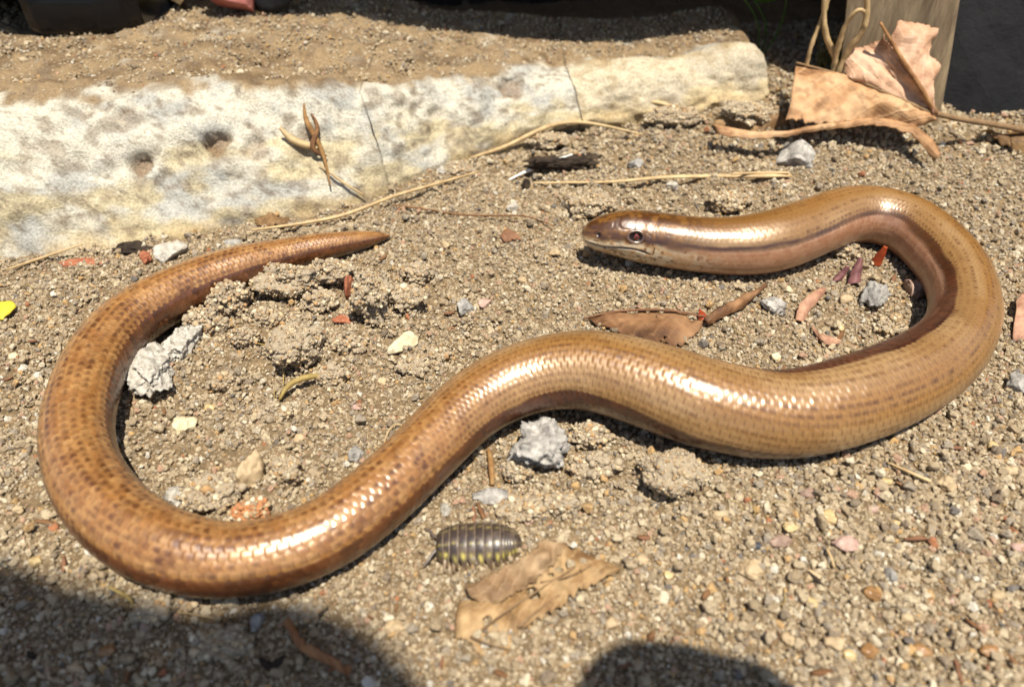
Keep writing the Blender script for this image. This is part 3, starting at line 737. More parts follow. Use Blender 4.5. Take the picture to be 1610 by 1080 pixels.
# ------------------------------------------------------------------ woodlouse
wl0, wl1 = on(686, 866), on(822, 858)
wc = 0.5 * (wl0 + wl1); WL = np.linalg.norm((wl1 - wl0)[:2]) * 1.0; wang = math.atan2(wl1[1] - wl0[1], wl1[0] - wl0[0])
WW, WH = 3.3, 3.0
def wprof(s):      # s 0 head .. 1 tail
    return np.clip(1 - np.abs((s - 0.47) / 0.53) ** 3.2, 0.0, 1) ** 0.55
plates = [(0.0, 0.085)] + [(0.065 + 0.098 * k, 0.098) for k in range(7)] + [(0.755 + 0.038 * k, 0.04) for k in range(5)] + [(0.945, 0.055)]
VV, FF, CCc = [], [], []
nv = 0
for pi_, (s0, ln_) in enumerate(plates):
    na2, nt2 = 12, 41
    a = np.linspace(-0.18, 1.0, na2)[:, None]; t = np.linspace(-1, 1, nt2)[None]
    tight = sstep(0.55, 1.0, np.abs(t))
    big = 1 <= pi_ <= 7
    aa = a + (0.60 if big else 0.1) * tight * (a - 0.5) * -1.0 + (0.35 if big else 0.2) * tight * (1 if pi_ > 1 else 0.35)
    s = np.clip(s0 + aa * ln_, 0.004, 0.998)
    w = wprof(s)
    th = t * math.radians(84)
    lift = 0.16 * np.clip(a, 0, 1) ** 1.5 - 0.02
    hump = 0.07 * np.sin(np.pi * np.clip(a, 0, 1))
    fl = 1 + 0.20 * tight * (1 if big else 0.3)
    rnd = 1 - 0.16 * tight ** 2 * np.abs(2 * np.clip(a, 0, 1) - 1) ** 2.2 * (1 if big else 0)
    y = (WW * w + lift + hump) * np.sin(th) * fl
    z = 0.35 + (WH * w ** 0.85 + lift + hump) * np.cos(th) ** 1 * 1.0
    z = np.where(np.cos(th) < 0, 0.55 + 2.2 * np.cos(th) * rnd, z)
    z = z - 0.5 * tight * rnd + (0.35 if big else 0.1) * (1 - rnd) * 2
    x = (s - 0.5) * WL + 0 * t
    p = np.stack([x, y + 0 * x, z + 0 * x], -1).reshape(-1, 3)
    p[:, 2] = np.maximum(p[:, 2], -0.1)
    VV.append(p); FF += [tuple(q + nv) for q in grid_faces(na2, nt2)]; nv += len(p)
    A = np.broadcast_to(a, s.shape) if s.shape == (na2, nt2) else a + 0 * t
    A = a + 0 * t; Tt = t + 0 * a
    cc = mix(lin(58, 48, 42), lin(88, 74, 62), sstep(-0.4, 0.5, fbm(x * 0.9 + 3, y * 0.9 + 0 * x, pi_ * 3.1, 3))[..., None])
    cc = mix(cc, lin(122, 98, 68), (0.75 * sstep(0.72, 1.0, np.abs(Tt)))[..., None])
    for (tc, sz, pw) in ((0.68, 0.085, 0.9), (-0.68, 0.085, 0.9), (0.26, 0.035, 0.5), (-0.30, 0.035, 0.55)):
        jt = tc + 0.04 * math.sin(pi_ * 2.3 + tc * 9)
        q = np.exp(-((Tt - jt) / sz) ** 2 - ((A - 0.55) / 0.28) ** 2) * pw * (0.55 + 0.45 * math.sin(pi_ * 1.7 + tc * 5) ** 2)
        cc = mix(cc, lin(196, 180, 92), np.clip(q * 1.1 * (0.4 + 0.6 * (noise(x * 2.5, y * 2.5 + 0 * x, pi_) > -0.2)), 0, 0.85)[..., None])
    cc = mix(cc, lin(160, 138, 108), (0.75 * sstep(0.93, 1.0, A))[..., None])
    if pi_ == 0: cc = cc * 0.8
    CCc.append(cc.reshape(-1, 3))
# soft underside so that nothing shows through
v1, f1 = ico(3)
p = v1 * np.array([WL * 0.46, WW * 0.86, WH * 0.72]) + np.array([0, 0, 0.9]); p[:, 2] = np.maximum(p[:, 2], 0.35)
VV.append(p); FF += [tuple(q + nv) for q in f1]; nv += len(p); CCc.append(np.tile(lin(60, 52, 46), (len(p), 1)))
for k in range(7):
    for sg in (-1, 1):
        x0 = (0.12 + 0.098 * k - 0.5) * WL
        tv, tf = tube_geo([(x0, sg * 1.6, 1.0), (x0 - 0.2, sg * 2.9, 1.0), (x0 - 0.3 + 0.15 * k, sg * 3.7, 0.45), (x0 - 0.4 + 0.2 * k, sg * 4.1, -0.1)], [0.26, 0.22, 0.16, 0.08], 10, 6)
        VV.append(tv); FF += [tuple(i + nv for i in q) for q in tf]; nv += len(tv); CCc.append(np.tile(lin(142, 122, 98), (len(tv), 1)))
for sg in (-1, 1):
    x0 = -0.47 * WL
    tv, tf = tube_geo([(x0, sg * 0.9, 1.2), (x0 - 0.9, sg * 1.5, 1.0), (x0 - 1.6, sg * 2.6, 0.7), (x0 - 2.4, sg * 3.2, 0.4)], [0.20, 0.18, 0.14, 0.07], 14, 6)
    VV.append(tv); FF += [tuple(i + nv for i in q) for q in tf]; nv += len(tv); CCc.append(np.tile(lin(96, 84, 74), (len(tv), 1)))
    ev = v1[:] * 0.3 + np.array([-0.455 * WL, sg * 1.45, 2.0]); VV.append(ev); FF += [tuple(q + nv) for q in f1]; nv += len(ev); CCc.append(np.tile(lin(18, 16, 16), (len(ev), 1)))
V = np.concatenate(VV) * 0.97 @ rotm(wang, 0, 0).T @ np.eye(3) + wc + np.array([0, 0, 0.5])
wl = mesh_obj('pill_woodlouse', V, FF, M['shell'], None, wc, color=np.concatenate(CCc))
tag(wl, 'dark grey segmented pill woodlouse with yellow flecks walking beside a dead leaf', 'woodlouse')
md = wl.modifiers.new('solid', 'SOLIDIFY'); md.thickness = 0.08 * S; md.offset = -1

# ------------------------------------------------------------------ stones, pebbles, clods
def stone(name, px, py, wpx, hpx, mat, label, cat, group=None, flat=0.75, ang=0.0, facets=5, rough=0.12, sub=4, sink=0.25, amp=0.30, seed=None):
    """a worn or broken stone about wpx by hpx photo pixels, centred on that pixel, resting in the sand"""
    sd = seed if seed is not None else px * 0.37 + py * 0.11
    r_ = np.random.default_rng(int(sd * 100))
    rx = 0.5 * mm(px, py, wpx, 2); el = PITCH + math.atan((py - PH / 2) / FPX)
    hh = 0.5 * mm(px, py, hpx, 2)
    ry = hh / math.sqrt(math.sin(el) ** 2 + (flat * math.cos(el)) ** 2); rz = ry * flat
    v, f = ico(sub); v = v.copy(); o = r_.uniform(0, 40, 3)
    v *= (1 + amp * noise(v[:, 0] * 1.3 + o[0], v[:, 1] * 1.3 + o[1], v[:, 2] * 1.3 + o[2]))[:, None]
    for _ in range(facets):
        d = r_.normal(size=3); d /= np.linalg.norm(d); h = v @ d; v -= (np.maximum(h - r_.uniform(0.55, 0.8), 0) * 0.9)[:, None] * d
    v *= (1 + rough * fbm(v[:, 0] * 3 + o[0], v[:, 1] * 3 + o[1], v[:, 2] * 3 + o[2], 3))[:, None]
    v *= (1 + 0.35 * rough * fbm(v[:, 0] * 9 + o[0], v[:, 1] * 9 + o[1], v[:, 2] * 9 + o[2], 3))[:, None]
    lo_, hi_ = v.min(0), v.max(0); v = (v - (lo_ + hi_) / 2) / ((hi_ - lo_) / 2)
    v = v * np.array([rx, ry, rz]) @ rotm(ang, 0, 0).T
    p = at(px, py, 0)
    for _ in range(5):
        zc = g1(p[0], p[1]) + rz * (1 - 2 * sink); p = at(px, py, zc)
    o_ = mesh_obj(name, v + p, f, mat, None, (p[0], p[1], p[2] - rz))
    return tag(o_, label, cat, group)
stone('grey_stone', 847, 700, 104, 92, M['stone_grey'], 'rough light grey angular stone touching the underside of the slow worm', 'stone', flat=0.85, facets=9, rough=0.22, sub=5, amp=0.35, sink=0.12)
stone('pale_stone', 240, 575, 90, 86, M['stone_pale'], 'larger flat whitish stone wedged against the inside of the tail loop', 'stone', flat=0.4, ang=0.6, facets=8, rough=0.2, sub=5, amp=0.4)
stone('pale_stone', 287, 538, 50, 62, M['stone_pale'], 'smaller pitted whitish stone at the edge of the tail loop, touching the flat one', 'stone', flat=0.6, facets=8, rough=0.25, sub=5, amp=0.4)
stone('cream_stone', 633, 541, 30, 44, M['stone_cream'], 'cream wedge-shaped stone chip lying flat on sand within the tail loop', 'stone', flat=0.45, ang=-0.6, facets=7, rough=0.06)
stone('blue_grey_stone', 733, 482, 31, 27, M['stone_blue'], 'small blue-grey angular stone on open sand between tail tip and head', 'stone', facets=8, rough=0.1)
stone('red_stone', 762, 479, 22, 18, M['peb_pink'], 'dull red pebble beside the small blue-grey stone', 'pebble')
stone('pale_stone', 392, 742, 40, 58, M['peb_tan'], 'upright pale tan stone in the crumbly soil inside the tail loop', 'stone', flat=0.9, facets=7)
stone('pale_stone', 290, 670, 42, 32, M['stone_cream'], 'rounded cream lump lying in the tail loop near its inner left flank', 'stone')
stone('pale_stone', 283, 780, 44, 44, M['stone_pale'], 'rough pale lump lying against the inner bend of the tail loop', 'stone', facets=7, rough=0.2)
stone('grey_stone', 560, 716, 26, 30, M['stone_grey'], 'small grey stone in the soil under the rising tail half', 'stone')
stone('grey_stone', 772, 781, 66, 34, M['stone_grey'], 'flat grey stone lying above the woodlouse', 'stone', facets=8, rough=0.2, flat=0.5)
stone('grey_stone', 1215, 482, 44, 36, M['stone_grey'], 'pale grey crumbly stone below the neck of the slow worm', 'stone', facets=6, rough=0.25)
stone('blue_grey_stone', 1376, 466, 48, 50, M['stone_blue'], 'bluish grey rough stone within the right-hand body bend', 'stone', facets=6, rough=0.2)
stone('grey_stone', 1440, 455, 30, 34, M['peb_brown'], 'dull brown-grey stone tight against the inner right-hand bend', 'stone')
stone('grey_stone', 1246, 244, 52, 58, M['stone_grey'], 'smooth grey stone in front of the big dead leaf', 'stone', facets=5, flat=0.7, ang=0.4)
stone('white_pebble', 1057, 293, 20, 16, M['stone_pale'], 'small whitish pebble just below the long straw', 'pebble')
stone('white_pebble', 806, 325, 22, 20, M['stone_pale'], 'whitish pebble on the soil above the thin bent twig', 'pebble')
stone('white_pebble', 268, 394, 52, 36, M['stone_pale'], 'flat pale stone leaning by the dark bark at the foot of the edging', 'stone', flat=0.5)
stone('white_pebble', 366, 383, 30, 14, M['stone_blue'], 'pale blue-grey pebble behind the tail', 'pebble')
stone('white_pebble', 693, 268, 16, 14, M['stone_pale'], 'tiny whitish pebble at the foot of the edging by the grass stem', 'pebble')
stone('grey_stone', 1000, 258, 26, 22, M['stone_blue'], 'small grey stone to the right of the dark bark lump', 'stone')
stone('blue_grey_stone', 1603, 605, 44, 40, M['stone_blue'], 'blue-grey stone on sand outside the right-hand body bend', 'stone', facets=7)
stone('blue_grey_stone', 402, 978, 24, 34, M['stone_blue'], 'bluish stone in shaded crumbly soil beside the curled leaf strip', 'stone', facets=7)
stone('pink_pebble', 1328, 856, 42, 28, M['peb_pink'], 'pinkish rough pebble, largest among the coarse pebbles on open sand', 'pebble', facets=4, rough=0.18)
stone('tan_pebble', 1183, 896, 44, 36, M['peb_tan'], 'large rounded tan pebble on coarse sand', 'pebble')
stone('dark_pebble', 1191, 858, 19, 15, M['peb_dark'], 'small black glossy pebble on coarse sand', 'pebble')
stone('brown_pebble', 1226, 850, 42, 24, M['peb_brown'], 'mauve-brown pebble next to the small black pebble', 'pebble')
stone('yellow_pebble', 1243, 829, 26, 22, M['peb_yellow'], 'pale yellow faceted pebble above the mauve-brown pebble', 'pebble', facets=7)
stone('amber_pebble', 1300, 814, 32, 26, M['peb_yellow'], 'honey-coloured pebble above the largest pinkish pebble', 'pebble')
stone('tan_pebble', 1490, 759, 32, 28, M['peb_tan'], 'tan pebble at the end of the short straw', 'pebble')
stone('white_pebble', 1519, 734, 22, 16, M['stone_cream'], 'pale cream pebble beyond the short straw', 'pebble')
stone('green_pebble', 1399, 904, 18, 24, M['stone_blue'], 'pale greenish-grey pebble on coarse sand', 'pebble')
stone('amber_pebble', 1372, 932, 32, 24, M['peb_amber'], 'brown amber pebble below the greenish pebble', 'pebble')
stone('tan_pebble', 620, 985, 32, 28, M['peb_tan'], 'round tan pebble at the rim of the shade near the curled leaf strip', 'pebble')
stone('brown_pebble', 170, 1022, 26, 24, M['peb_amber'], 'round brown pebble in the shade', 'pebble')
lab = 'small yellowish or amber pebble lying among the coarse sand'
for (px, py, w, h, mk) in [(1394, 756, 18, 14, 'peb_yellow'), (1409, 821, 14, 10, 'peb_yellow'), (1335, 1029, 22, 20, 'peb_yellow'), (1446, 1022, 36, 24, 'peb_amber'), (1366, 1022, 34, 26, 'peb_amber'), (1555, 1022, 30, 20, 'peb_amber'),
                          (1278, 948, 18, 18, 'peb_yellow'), (1240, 1004, 26, 24, 'peb_tan'), (1312, 1010, 34, 26, 'peb_tan'), (1275, 905, 30, 20, 'peb_tan'), (1500, 944, 20, 16, 'peb_pink'), (1462, 946, 18, 18, 'peb_amber'), (1372, 800, 24, 14, 'peb_pink'),
                          (1386, 780, 22, 12, 'peb_pink'), (55, 882, 24, 18, 'peb_yellow'), (1570, 935, 26, 18, 'peb_tan'), (1130, 810, 22, 16, 'peb_tan'), (1270, 775, 28, 20, 'peb_brown'), (1600, 860, 24, 18, 'peb_pink'), (1425, 970, 22, 18, 'peb_tan'),
                          (872, 398, 18, 14, 'peb_tan'), (1330, 470, 22, 18, 'peb_tan'), (1240, 455, 16, 14, 'stone_cream'), (1320, 515, 16, 14, 'peb_yellow'), (1220, 562, 18, 14, 'stone_cream'), (700, 385, 16, 14, 'peb_tan'), (820, 440, 18, 14, 'peb_tan'),
                          (860, 905, 22, 18, 'peb_tan'), (700, 800, 18, 22, 'stone_pale'), (830, 818, 18, 16, 'peb_pink'), (1010, 880, 20, 16, 'peb_tan'), (960, 980, 22, 18, 'peb_tan'), (1050, 905, 18, 14, 'peb_yellow'), (30, 800, 18, 14, 'peb_tan'), (600, 600, 16, 12, 'peb_tan'),
                          (330, 640, 18, 14, 'peb_yellow'), (470, 690, 18, 16, 'peb_tan'), (560, 640, 16, 12, 'peb_pink'), (20, 560, 16, 12, 'stone_cream'), (1590, 740, 22, 16, 'peb_tan'), (1560, 700, 18, 14, 'peb_yellow'), (230, 985, 24, 20, 'peb_brown'), (320, 1010, 30, 22, 'peb_brown'), (120, 1050, 26, 20, 'peb_tan')]:
    stone('small_pebble', px, py, w, h, M[mk], 'small rounded pebble lying loose among the sand grains', 'pebble', 'small pebbles among the sand', sub=3, facets=4)

v2, f2 = ico(2); v1b, f1b = ico(1)
def clod(px, py, wpx, hpx, label, flat=0.75, seed=1, fine=1.0, sink=0.10, tint=(170, 154, 128), ang=0.0, chunk=1.0):
    """a crumb of soil: a lumpy core set all over with grains"""
    r_ = np.random.default_rng(seed)
    rx = 0.5 * mm(px, py, wpx, 2); el = PITCH + math.atan((py - PH / 2) / FPX); hh = 0.5 * mm(px, py, hpx, 2)
    ry = hh / math.sqrt(math.sin(el) ** 2 + (flat * math.cos(el)) ** 2); rz = ry * flat
    v, f = ico(5); v = v.copy(); o = r_.uniform(0, 40, 3)
    v *= (1 + chunk * 0.42 * fbm(v[:, 0] * 1.6 + o[0], v[:, 1] * 1.6 + o[1], v[:, 2] * 1.6 + o[2], 4) - chunk * 0.30 * np.exp(-(noise(v[:, 0] * 1.9 + o[1], v[:, 1] * 1.9 + o[2], v[:, 2] * 1.9 + o[0]) / 0.09) ** 2))[:, None]
    lo_, hi_ = v.min(0), v.max(0); v = (v - (lo_ + hi_) / 2) / ((hi_ - lo_) / 2)
    v = v * np.array([rx, ry, rz]) @ rotm(ang, 0, 0).T
    nrm = v / np.linalg.norm(v, axis=1)[:, None]
    v = v + nrm * (0.22 * fbm(v[:, 0] * 1.4, v[:, 1] * 1.4, v[:, 2] * 1.4, 3))[:, None]
    area = 4 * math.pi * ((rx * ry) ** 1.6 / 3 + (rx * rz) ** 1.6 / 3 + (ry * rz) ** 1.6 / 3) ** (1 / 1.6)
    n = int(min(1100, area / (0.20 * fine * fine)))
    idx = r_.choice(len(v), n, replace=n > len(v))
    sz = np.clip(0.25 * fine * np.exp(r_.normal(0, 0.42, n)), 0.09, 0.8)
    VV = [v]; FF = [f]; cv = lin(*tint) * 0.8
    CC = [np.tile(cv, (len(v), 1))]
    nn = len(v)
    gv = v1b[None] * sz[:, None, None] * r_.uniform(0.8, 1.2, (n, 1, 3)) * (1 + 0.18 * r_.normal(size=(n, len(v1b), 1))) + (v[idx] + nrm[idx] * sz[:, None] * 0.25)[:, None]
    gf = f1b[None] + (nn + np.arange(n) * len(v1b))[:, None, None]
    pal = np.array([lin(*tint), lin(164, 140, 106), lin(194, 172, 136), lin(150, 132, 108), lin(214, 198, 166), lin(176, 140, 96)])
    pal = pal * 0.9
    gc = pal[r_.choice(6, n, p=[.38, .2, .18, .12, .07, .05])] * r_.uniform(0.85, 1.1, (n, 1))
    V = np.r_[v, gv.reshape(-1, 3)]; F = np.r_[f, gf.reshape(-1, 3)]; Cg = np.r_[CC[0], np.repeat(gc, len(v1b), 0)]
    p = at(px, py, 0)
    for _ in range(5):
        zc = g1(p[0], p[1]) + rz * (1 - 2 * sink); p = at(px, py, zc)
    o_ = mesh_obj('soil_clod', V + p, F, M['clod'], None, (p[0], p[1], p[2] - rz), color=Cg)
    return tag(o_, label, 'soil clod', 'soil clods on the sand')
clod(457, 444, 128, 66, 'long sandy clod pushed up against the underside of the tail', seed=11, flat=1.0)
clod(360, 470, 60, 58, 'small ragged clod against the tail, beside the long clod', seed=12, flat=1.0)
clod(327, 505, 72, 46, 'squat clod between the ragged clod and the whitish pitted stone', seed=13, flat=1.0)
clod(588, 464, 74, 78, 'rounded lumpy clod below the tip of the tail', seed=14, flat=1.0)
clod(520, 425, 70, 40, 'low crumbly clod partly covering the tapering tail end', seed=15, flat=0.8)
clod(462, 538, 84, 84, 'broad low clod of fine soil in the middle of the tail loop', seed=16, flat=0.6, fine=0.8)
clod(1060, 744, 108, 78, 'large smooth fine-grained clod in the shadow edge under the slow worm', seed=77, flat=0.85, fine=0.7, chunk=0.35)
clod(928, 687, 66, 42, 'small clod to the right of the rough grey stone', seed=18, flat=0.9)
clod(938, 728, 92, 50, 'crumbly clod between the rough grey stone and the large smooth clod', seed=19, flat=0.7)
clod(814, 740, 46, 40, 'dark crumb of soil below left of the rough grey stone', seed=20)
clod(395, 802, 62, 38, 'reddish brown clod pressed against the inside of the lower tail bend', seed=21, tint=(186, 128, 84))
clod(330, 775, 96, 56, 'crumbly clod lying inside the lower tail bend', seed=22, flat=0.6)
clod(640, 470, 60, 40, 'low clod right of the lumpy clod below the tail tip', seed=23, flat=0.6)
clod(822, 800, 92, 44, 'crumbly clod of sand above the right end of the woodlouse', seed=24, flat=0.6)
clod(1330, 392, 40, 34, 'small clod tucked under the arch of the neck', seed=25, flat=0.9)
clod(1400, 510, 56, 34, 'small flat clod inside the right-hand bend by the flank', seed=26, flat=0.6)
clod(240, 955, 70, 50, 'shaded clod below the lowest bend of the tail loop', seed=27, flat=0.7)
clod(350, 1010, 96, 60, 'wide shaded clod left of the curled leaf strip', seed=28, flat=0.55)
clod(480, 960, 60, 44, 'shaded clod above the curled leaf strip', seed=29, flat=0.7)
clod(290, 945, 44, 34, 'small shaded clod touching the lowest bend of the tail loop', seed=30, flat=0.8)
clod(930, 320, 80, 44, 'low clod of soil behind the head of the slow worm', seed=31, flat=0.5)
clod(1150, 318, 70, 34, 'low clod of soil behind the neck', seed=32, flat=0.5)
clod(650, 575, 50, 36, 'crumb of soil to the right of the cream wedge-shaped chip', seed=33, flat=0.6)
for (px, py, w, h, sd, lb) in ((420, 500, 54, 38, 41, 'chunky clod below the long clod under the tail'), (505, 476, 60, 36, 42, 'crumb of soil between the long clod and the brick splinter'), (385, 528, 46, 32, 43, 'small crumb right of the squat clod near the whitish stones'), (548, 540, 58, 34, 44, 'low crumb of soil below the flat brick flake'),
                               (660, 430, 54, 32, 45, 'crumb of soil right of the tail tip'), (430, 650, 60, 40, 46, 'chunky crumb under the curved olive root'), (520, 590, 52, 34, 47, 'crumb of soil right of the curved olive root'), (350, 600, 50, 34, 48, 'crumb of soil right of the flat whitish stone'), (445, 740, 56, 38, 49, 'crumb of soil right of the upright tan stone'),
                               (880, 790, 60, 34, 50, 'crumb of soil below the crumbly clod by the rough grey stone'), (690, 560, 46, 28, 51, 'crumb of soil above the start of the tail half')):
    clod(px, py, w, h, lb, flat=0.8, seed=sd)
# ------------------------------------------------------------------ leaves, straws, litter
def rs(pts, n):
    pts = np.asarray(pts, float); d = np.r_[0, np.cumsum(np.linalg.norm(np.diff(pts, axis=0), axis=1))]
    t = np.linspace(0, d[-1], n); return np.stack([np.interp(t, d, pts[:, k]) for k in range(3)], 1)
def sheet(name, A, B, mat, parent=None, loc=(0, 0, 0), n=60, m=24, bulge=0.0, wrinkle=0.5, rag=0.06, scale=6.0, solid=0.18, seed=0.0, holes=0.0, curve=False, veins=7.0):
    """a thin curved blade spanned between two edge lines, with wrinkles and ragged edges"""
    a = smooth_path(A, n) if curve else rs(A, n); b_ = smooth_path(B, n) if curve else rs(B, n)
    t = np.linspace(0, 1, m)[None, :, None]
    ra = rag * noise(np.arange(n) * 0.35 + seed, seed, 1.0) + 0.5 * rag * noise(np.arange(n) * 1.1, seed, 4.0)
    rb = rag * noise(np.arange(n) * 0.35 + seed, seed + 9, 2.0) + 0.5 * rag * noise(np.arange(n) * 1.1, seed + 5, 4.0)
    tt = ra[:, None, None] + t * (1 - ra - rb)[:, None, None]
    P = a[:, None] * (1 - tt) + b_[:, None] * tt
    du = np.gradient(P, axis=0); dv = np.gradient(P, axis=1); N = np.cross(du, dv); N /= np.maximum(np.linalg.norm(N, axis=2), 1e-6)[..., None]
    if N[..., 2].mean() < 0: N = -N
    P = P + N * (bulge * np.sin(math.pi * tt[..., 0]) + wrinkle * fbm(P[..., 0] / scale + seed, P[..., 1] / scale, P[..., 2] / scale, 3))[..., None]
    F = grid_faces(n, m)
    col = None
    if isinstance(mat, str):
        dk, md_, lt = (lin(*q) for q in LEAF[mat]); mat = M['blade']
        uu_ = np.linspace(0, 1, n)[:, None]; vv_ = np.broadcast_to(np.linspace(0, 1, m)[None], (n, m))
        x, y, z = (P[..., k] for k in range(3))
        r1 = ((uu_ * veins + vv_ * veins * 0.35 + 0.05 * noise(uu_ * 9, vv_ * 5, seed)) % 1.0); rd = np.exp(-((r1 - 0.5) / 0.06) ** 2)
        r2 = ((uu_ * veins * 2.2 - vv_ * veins * 1.3 + 0.15 * noise(uu_ * 14, vv_ * 9, seed + 2)) % 1.0); rd2 = np.exp(-((r2 - 0.5) / 0.09) ** 2)
        P = P + N * (0.16 * rd + 0.06 * rd2)[..., None]
        f1 = fbm(x / 5 + seed, y / 5, z / 5, 4)[..., None]; f2 = fbm(x / 1.3 + seed, y / 1.3, z / 1.3, 3)[..., None]
        col = mix(md_, lt, sstep(-0.1, 0.8, f1)); col = mix(col, dk, 0.8 * sstep(0.0, 0.8, -f1 + 0.3 * f2)); col = col * (1 + 0.18 * f2)
        col = mix(col, lt * 1.08, (0.55 * rd + 0.22 * rd2)[..., None])
        ed = np.minimum(np.minimum(vv_, 1 - vv_) * m, np.minimum(uu_, 1 - uu_) * n * 0.7); col = mix(col, dk * 0.8, (0.6 * np.exp(-ed / 1.1))[..., None])
        spt = sstep(0.55, 0.75, fbm(x / 2.2 + 9, y / 2.2, z / 2.2 + seed, 3))[..., None]; col = mix(col, dk * 0.7, 0.4 * spt)
        col = np.clip(col, 0.01, 1).reshape(-1, 3)
    if holes:
        pc = P.reshape(-1, 3)[F].mean(1); k = fbm(pc[:, 0] / 3.0 + seed, pc[:, 1] / 3.0, pc[:, 2] / 3.0, 2) < 1.0 - holes
        F = F[k]
    return mesh_obj(name, P.reshape(-1, 3), F, mat, parent, loc, solid=solid, color=col)

# --- the big dead leaf leaning on the post
LB = at(1472, 179, 15)                                  # where blade and stalk meet
big = empty('dead_leaf', (LB[0], LB[1], 8))
tag(big, 'large curled tan dead leaf with pale stalk leaning against the wooden post', 'leaf')
L0 = (LB[0], LB[1], 8)
fold = [at(1252, 99, 22), at(1300, 112, 21.5), at(1340, 124, 20.8), at(1400, 150, 18.5), LB]
vein2 = [aty(1384, 36, 187), aty(1410, 80, 184), aty(1445, 135, 179), LB]
sheet('leaf_lobe', [at(1329, 119, 21), aty(1327, 86, 190), aty(1333, 76, 190), aty(1365, 72, 190), aty(1385, 62, 189), aty(1390, 52, 188)], [at(1346, 126, 20.4), at(1400, 150, 18.4), at(1440, 166, 16.6), at(1470, 178, 15), aty(1440, 130, 180), aty(1400, 66, 186)],
      'leaf_pink', big, L0, n=110, m=60, bulge=1.2, wrinkle=0.8, rag=0.02, scale=7, seed=3)
sheet('leaf_lobe', [aty(1398, 62, 186), aty(1420, 98, 183), aty(1448, 140, 178.5), LB], [aty(1410, 34, 189), aty(1440, 37, 189), aty(1474, 46, 188), aty(1466, 68, 187), aty(1461, 88, 185), aty(1479, 102, 184), aty(1466, 114, 183), aty(1467, 150, 179), aty(1473, 178, 176)],
      'leaf_pink', big, L0, n=110, m=50, bulge=0.8, wrinkle=0.8, rag=0.04, scale=7, seed=5)
sheet('leaf_lobe', fold, [at(1236, 186, 14), at(1270, 191, 13.3), at(1302, 196, 12.8), at(1374, 190, 13.1), at(1447, 199, 12), at(1470, 188, 13)], 'leaf_big', big, L0, n=130, m=60, bulge=1.6, wrinkle=1.0, rag=0.03, scale=7, veins=6, seed=8)
sheet('leaf_lobe', [at(1120, 196, 11.5), at(1180, 207, 11), at(1240, 205, 12), at(1300, 194, 13.2), at(1374, 184, 13.6), at(1436, 192, 12.6), at(1466, 220, 10.5), at(1480, 244, 8.5)],
      [at(1130, 214, 10), at(1180, 219, 10), at(1240, 214, 11), at(1310, 203, 12), at(1374, 197, 12.6), at(1430, 211, 11), at(1452, 234, 8.8), at(1470, 254, 7)], 'leaf_big', big, L0, n=120, m=18, bulge=0.8, wrinkle=0.6, rag=0.07, scale=7, veins=9, seed=12)
tube('stalk', fold + [at(1530, 191, 13.5), at(1580, 199, 12), at(1640, 212, 10.5)], [0.3, 0.4, 0.5, 0.6, 0.75, 0.8, 0.85], M['leaf_grey'], big, L0, n=50, seg=8, rough=0.15)
tube('vein', vein2, [0.35, 0.5, 0.6, 0.7], M['leaf_big'], big, L0, n=30, seg=7)
lf = sheet('dead_leaf', [on(1545, 205, 3), on(1575, 212, 3.5), on(1640, 200, 5)], [on(1560, 216, 2), on(1590, 238, 0.5), on(1650, 250, 0.5)], 'leaf_tan', None, on(1600, 230), n=30, m=16, bulge=1.5, wrinkle=0.5, rag=0.15, seed=21)
tag(lf, 'torn scrap of tan leaf under the end of the long leaf stalk', 'leaf')
lf = sheet('dead_leaf', [on(1120, 188, 2.5), on(1165, 172, 3.5), on(1232, 176, 3)], [on(1125, 208, 0.5), on(1180, 214, 0.5), on(1240, 202, 1)], 'leaf_tan', None, on(1180, 195), n=40, m=18, bulge=1.2, wrinkle=0.6, rag=0.12, seed=24)
tag(lf, 'flat crumpled brown leaf at the right end of the concrete edging', 'leaf')

# --- folded leaf by the woodlouse
q0 = on(850, 950)
fl = empty('dead_leaf', q0); tag(fl, 'torn folded tan leaf half buried in sand next to the woodlouse', 'leaf')
low = sheet('leaf_blade', [on(722, 942, .35), on(760, 938, .8), on(820, 915, 1.4), on(860, 880, 1.8), on(890, 862, 1.6), on(930, 872, 1.5), on(968, 890, 0.9)],
            [on(716, 1000, .1), on(752, 1022, .2), on(790, 1034, .25), on(816, 990, .8), on(862, 964, 1.2), on(904, 934, 1.4), on(946, 912, 1.3), on(972, 898, 0.8)][::1], 'leaf_tan', fl, q0, n=110, m=44, bulge=0.5, wrinkle=0.6, rag=0.07, scale=3.2, seed=31, holes=0.12)
sheet('leaf_fold', [on(733, 922, 1.6), on(763, 908, 2.4), on(800, 888, 3.0), on(838, 866, 3.4), on(852, 848, 3.2), on(872, 850, 3.0)], [on(738, 941, 1.3), on(780, 950, 1.5), on(806, 934, 1.8), on(848, 911, 2.0), on(866, 892, 2.1), on(893, 856, 2.2)],
      'leaf_grey', fl, q0, n=90, m=30, bulge=0.9, wrinkle=0.55, rag=0.10, scale=3.2, seed=35)
for vv in (((748, 996, 1.3), (800, 958, 2.0), (852, 924, 2.3), (905, 890, 2.3)), ((815, 985, 1.5), (850, 956, 1.8), (880, 935, 1.9)), ((850, 915, 2.4), (895, 905, 2.3), (930, 888, 2.0)), ((740, 1000, 1.2), (770, 1012, 1.2), (800, 1020, 1.2))):
    tube('vein', [on(*p) for p in vv], [0.16, 0.14, 0.08], M['leaf_grey'], fl, q0, n=20, seg=6)

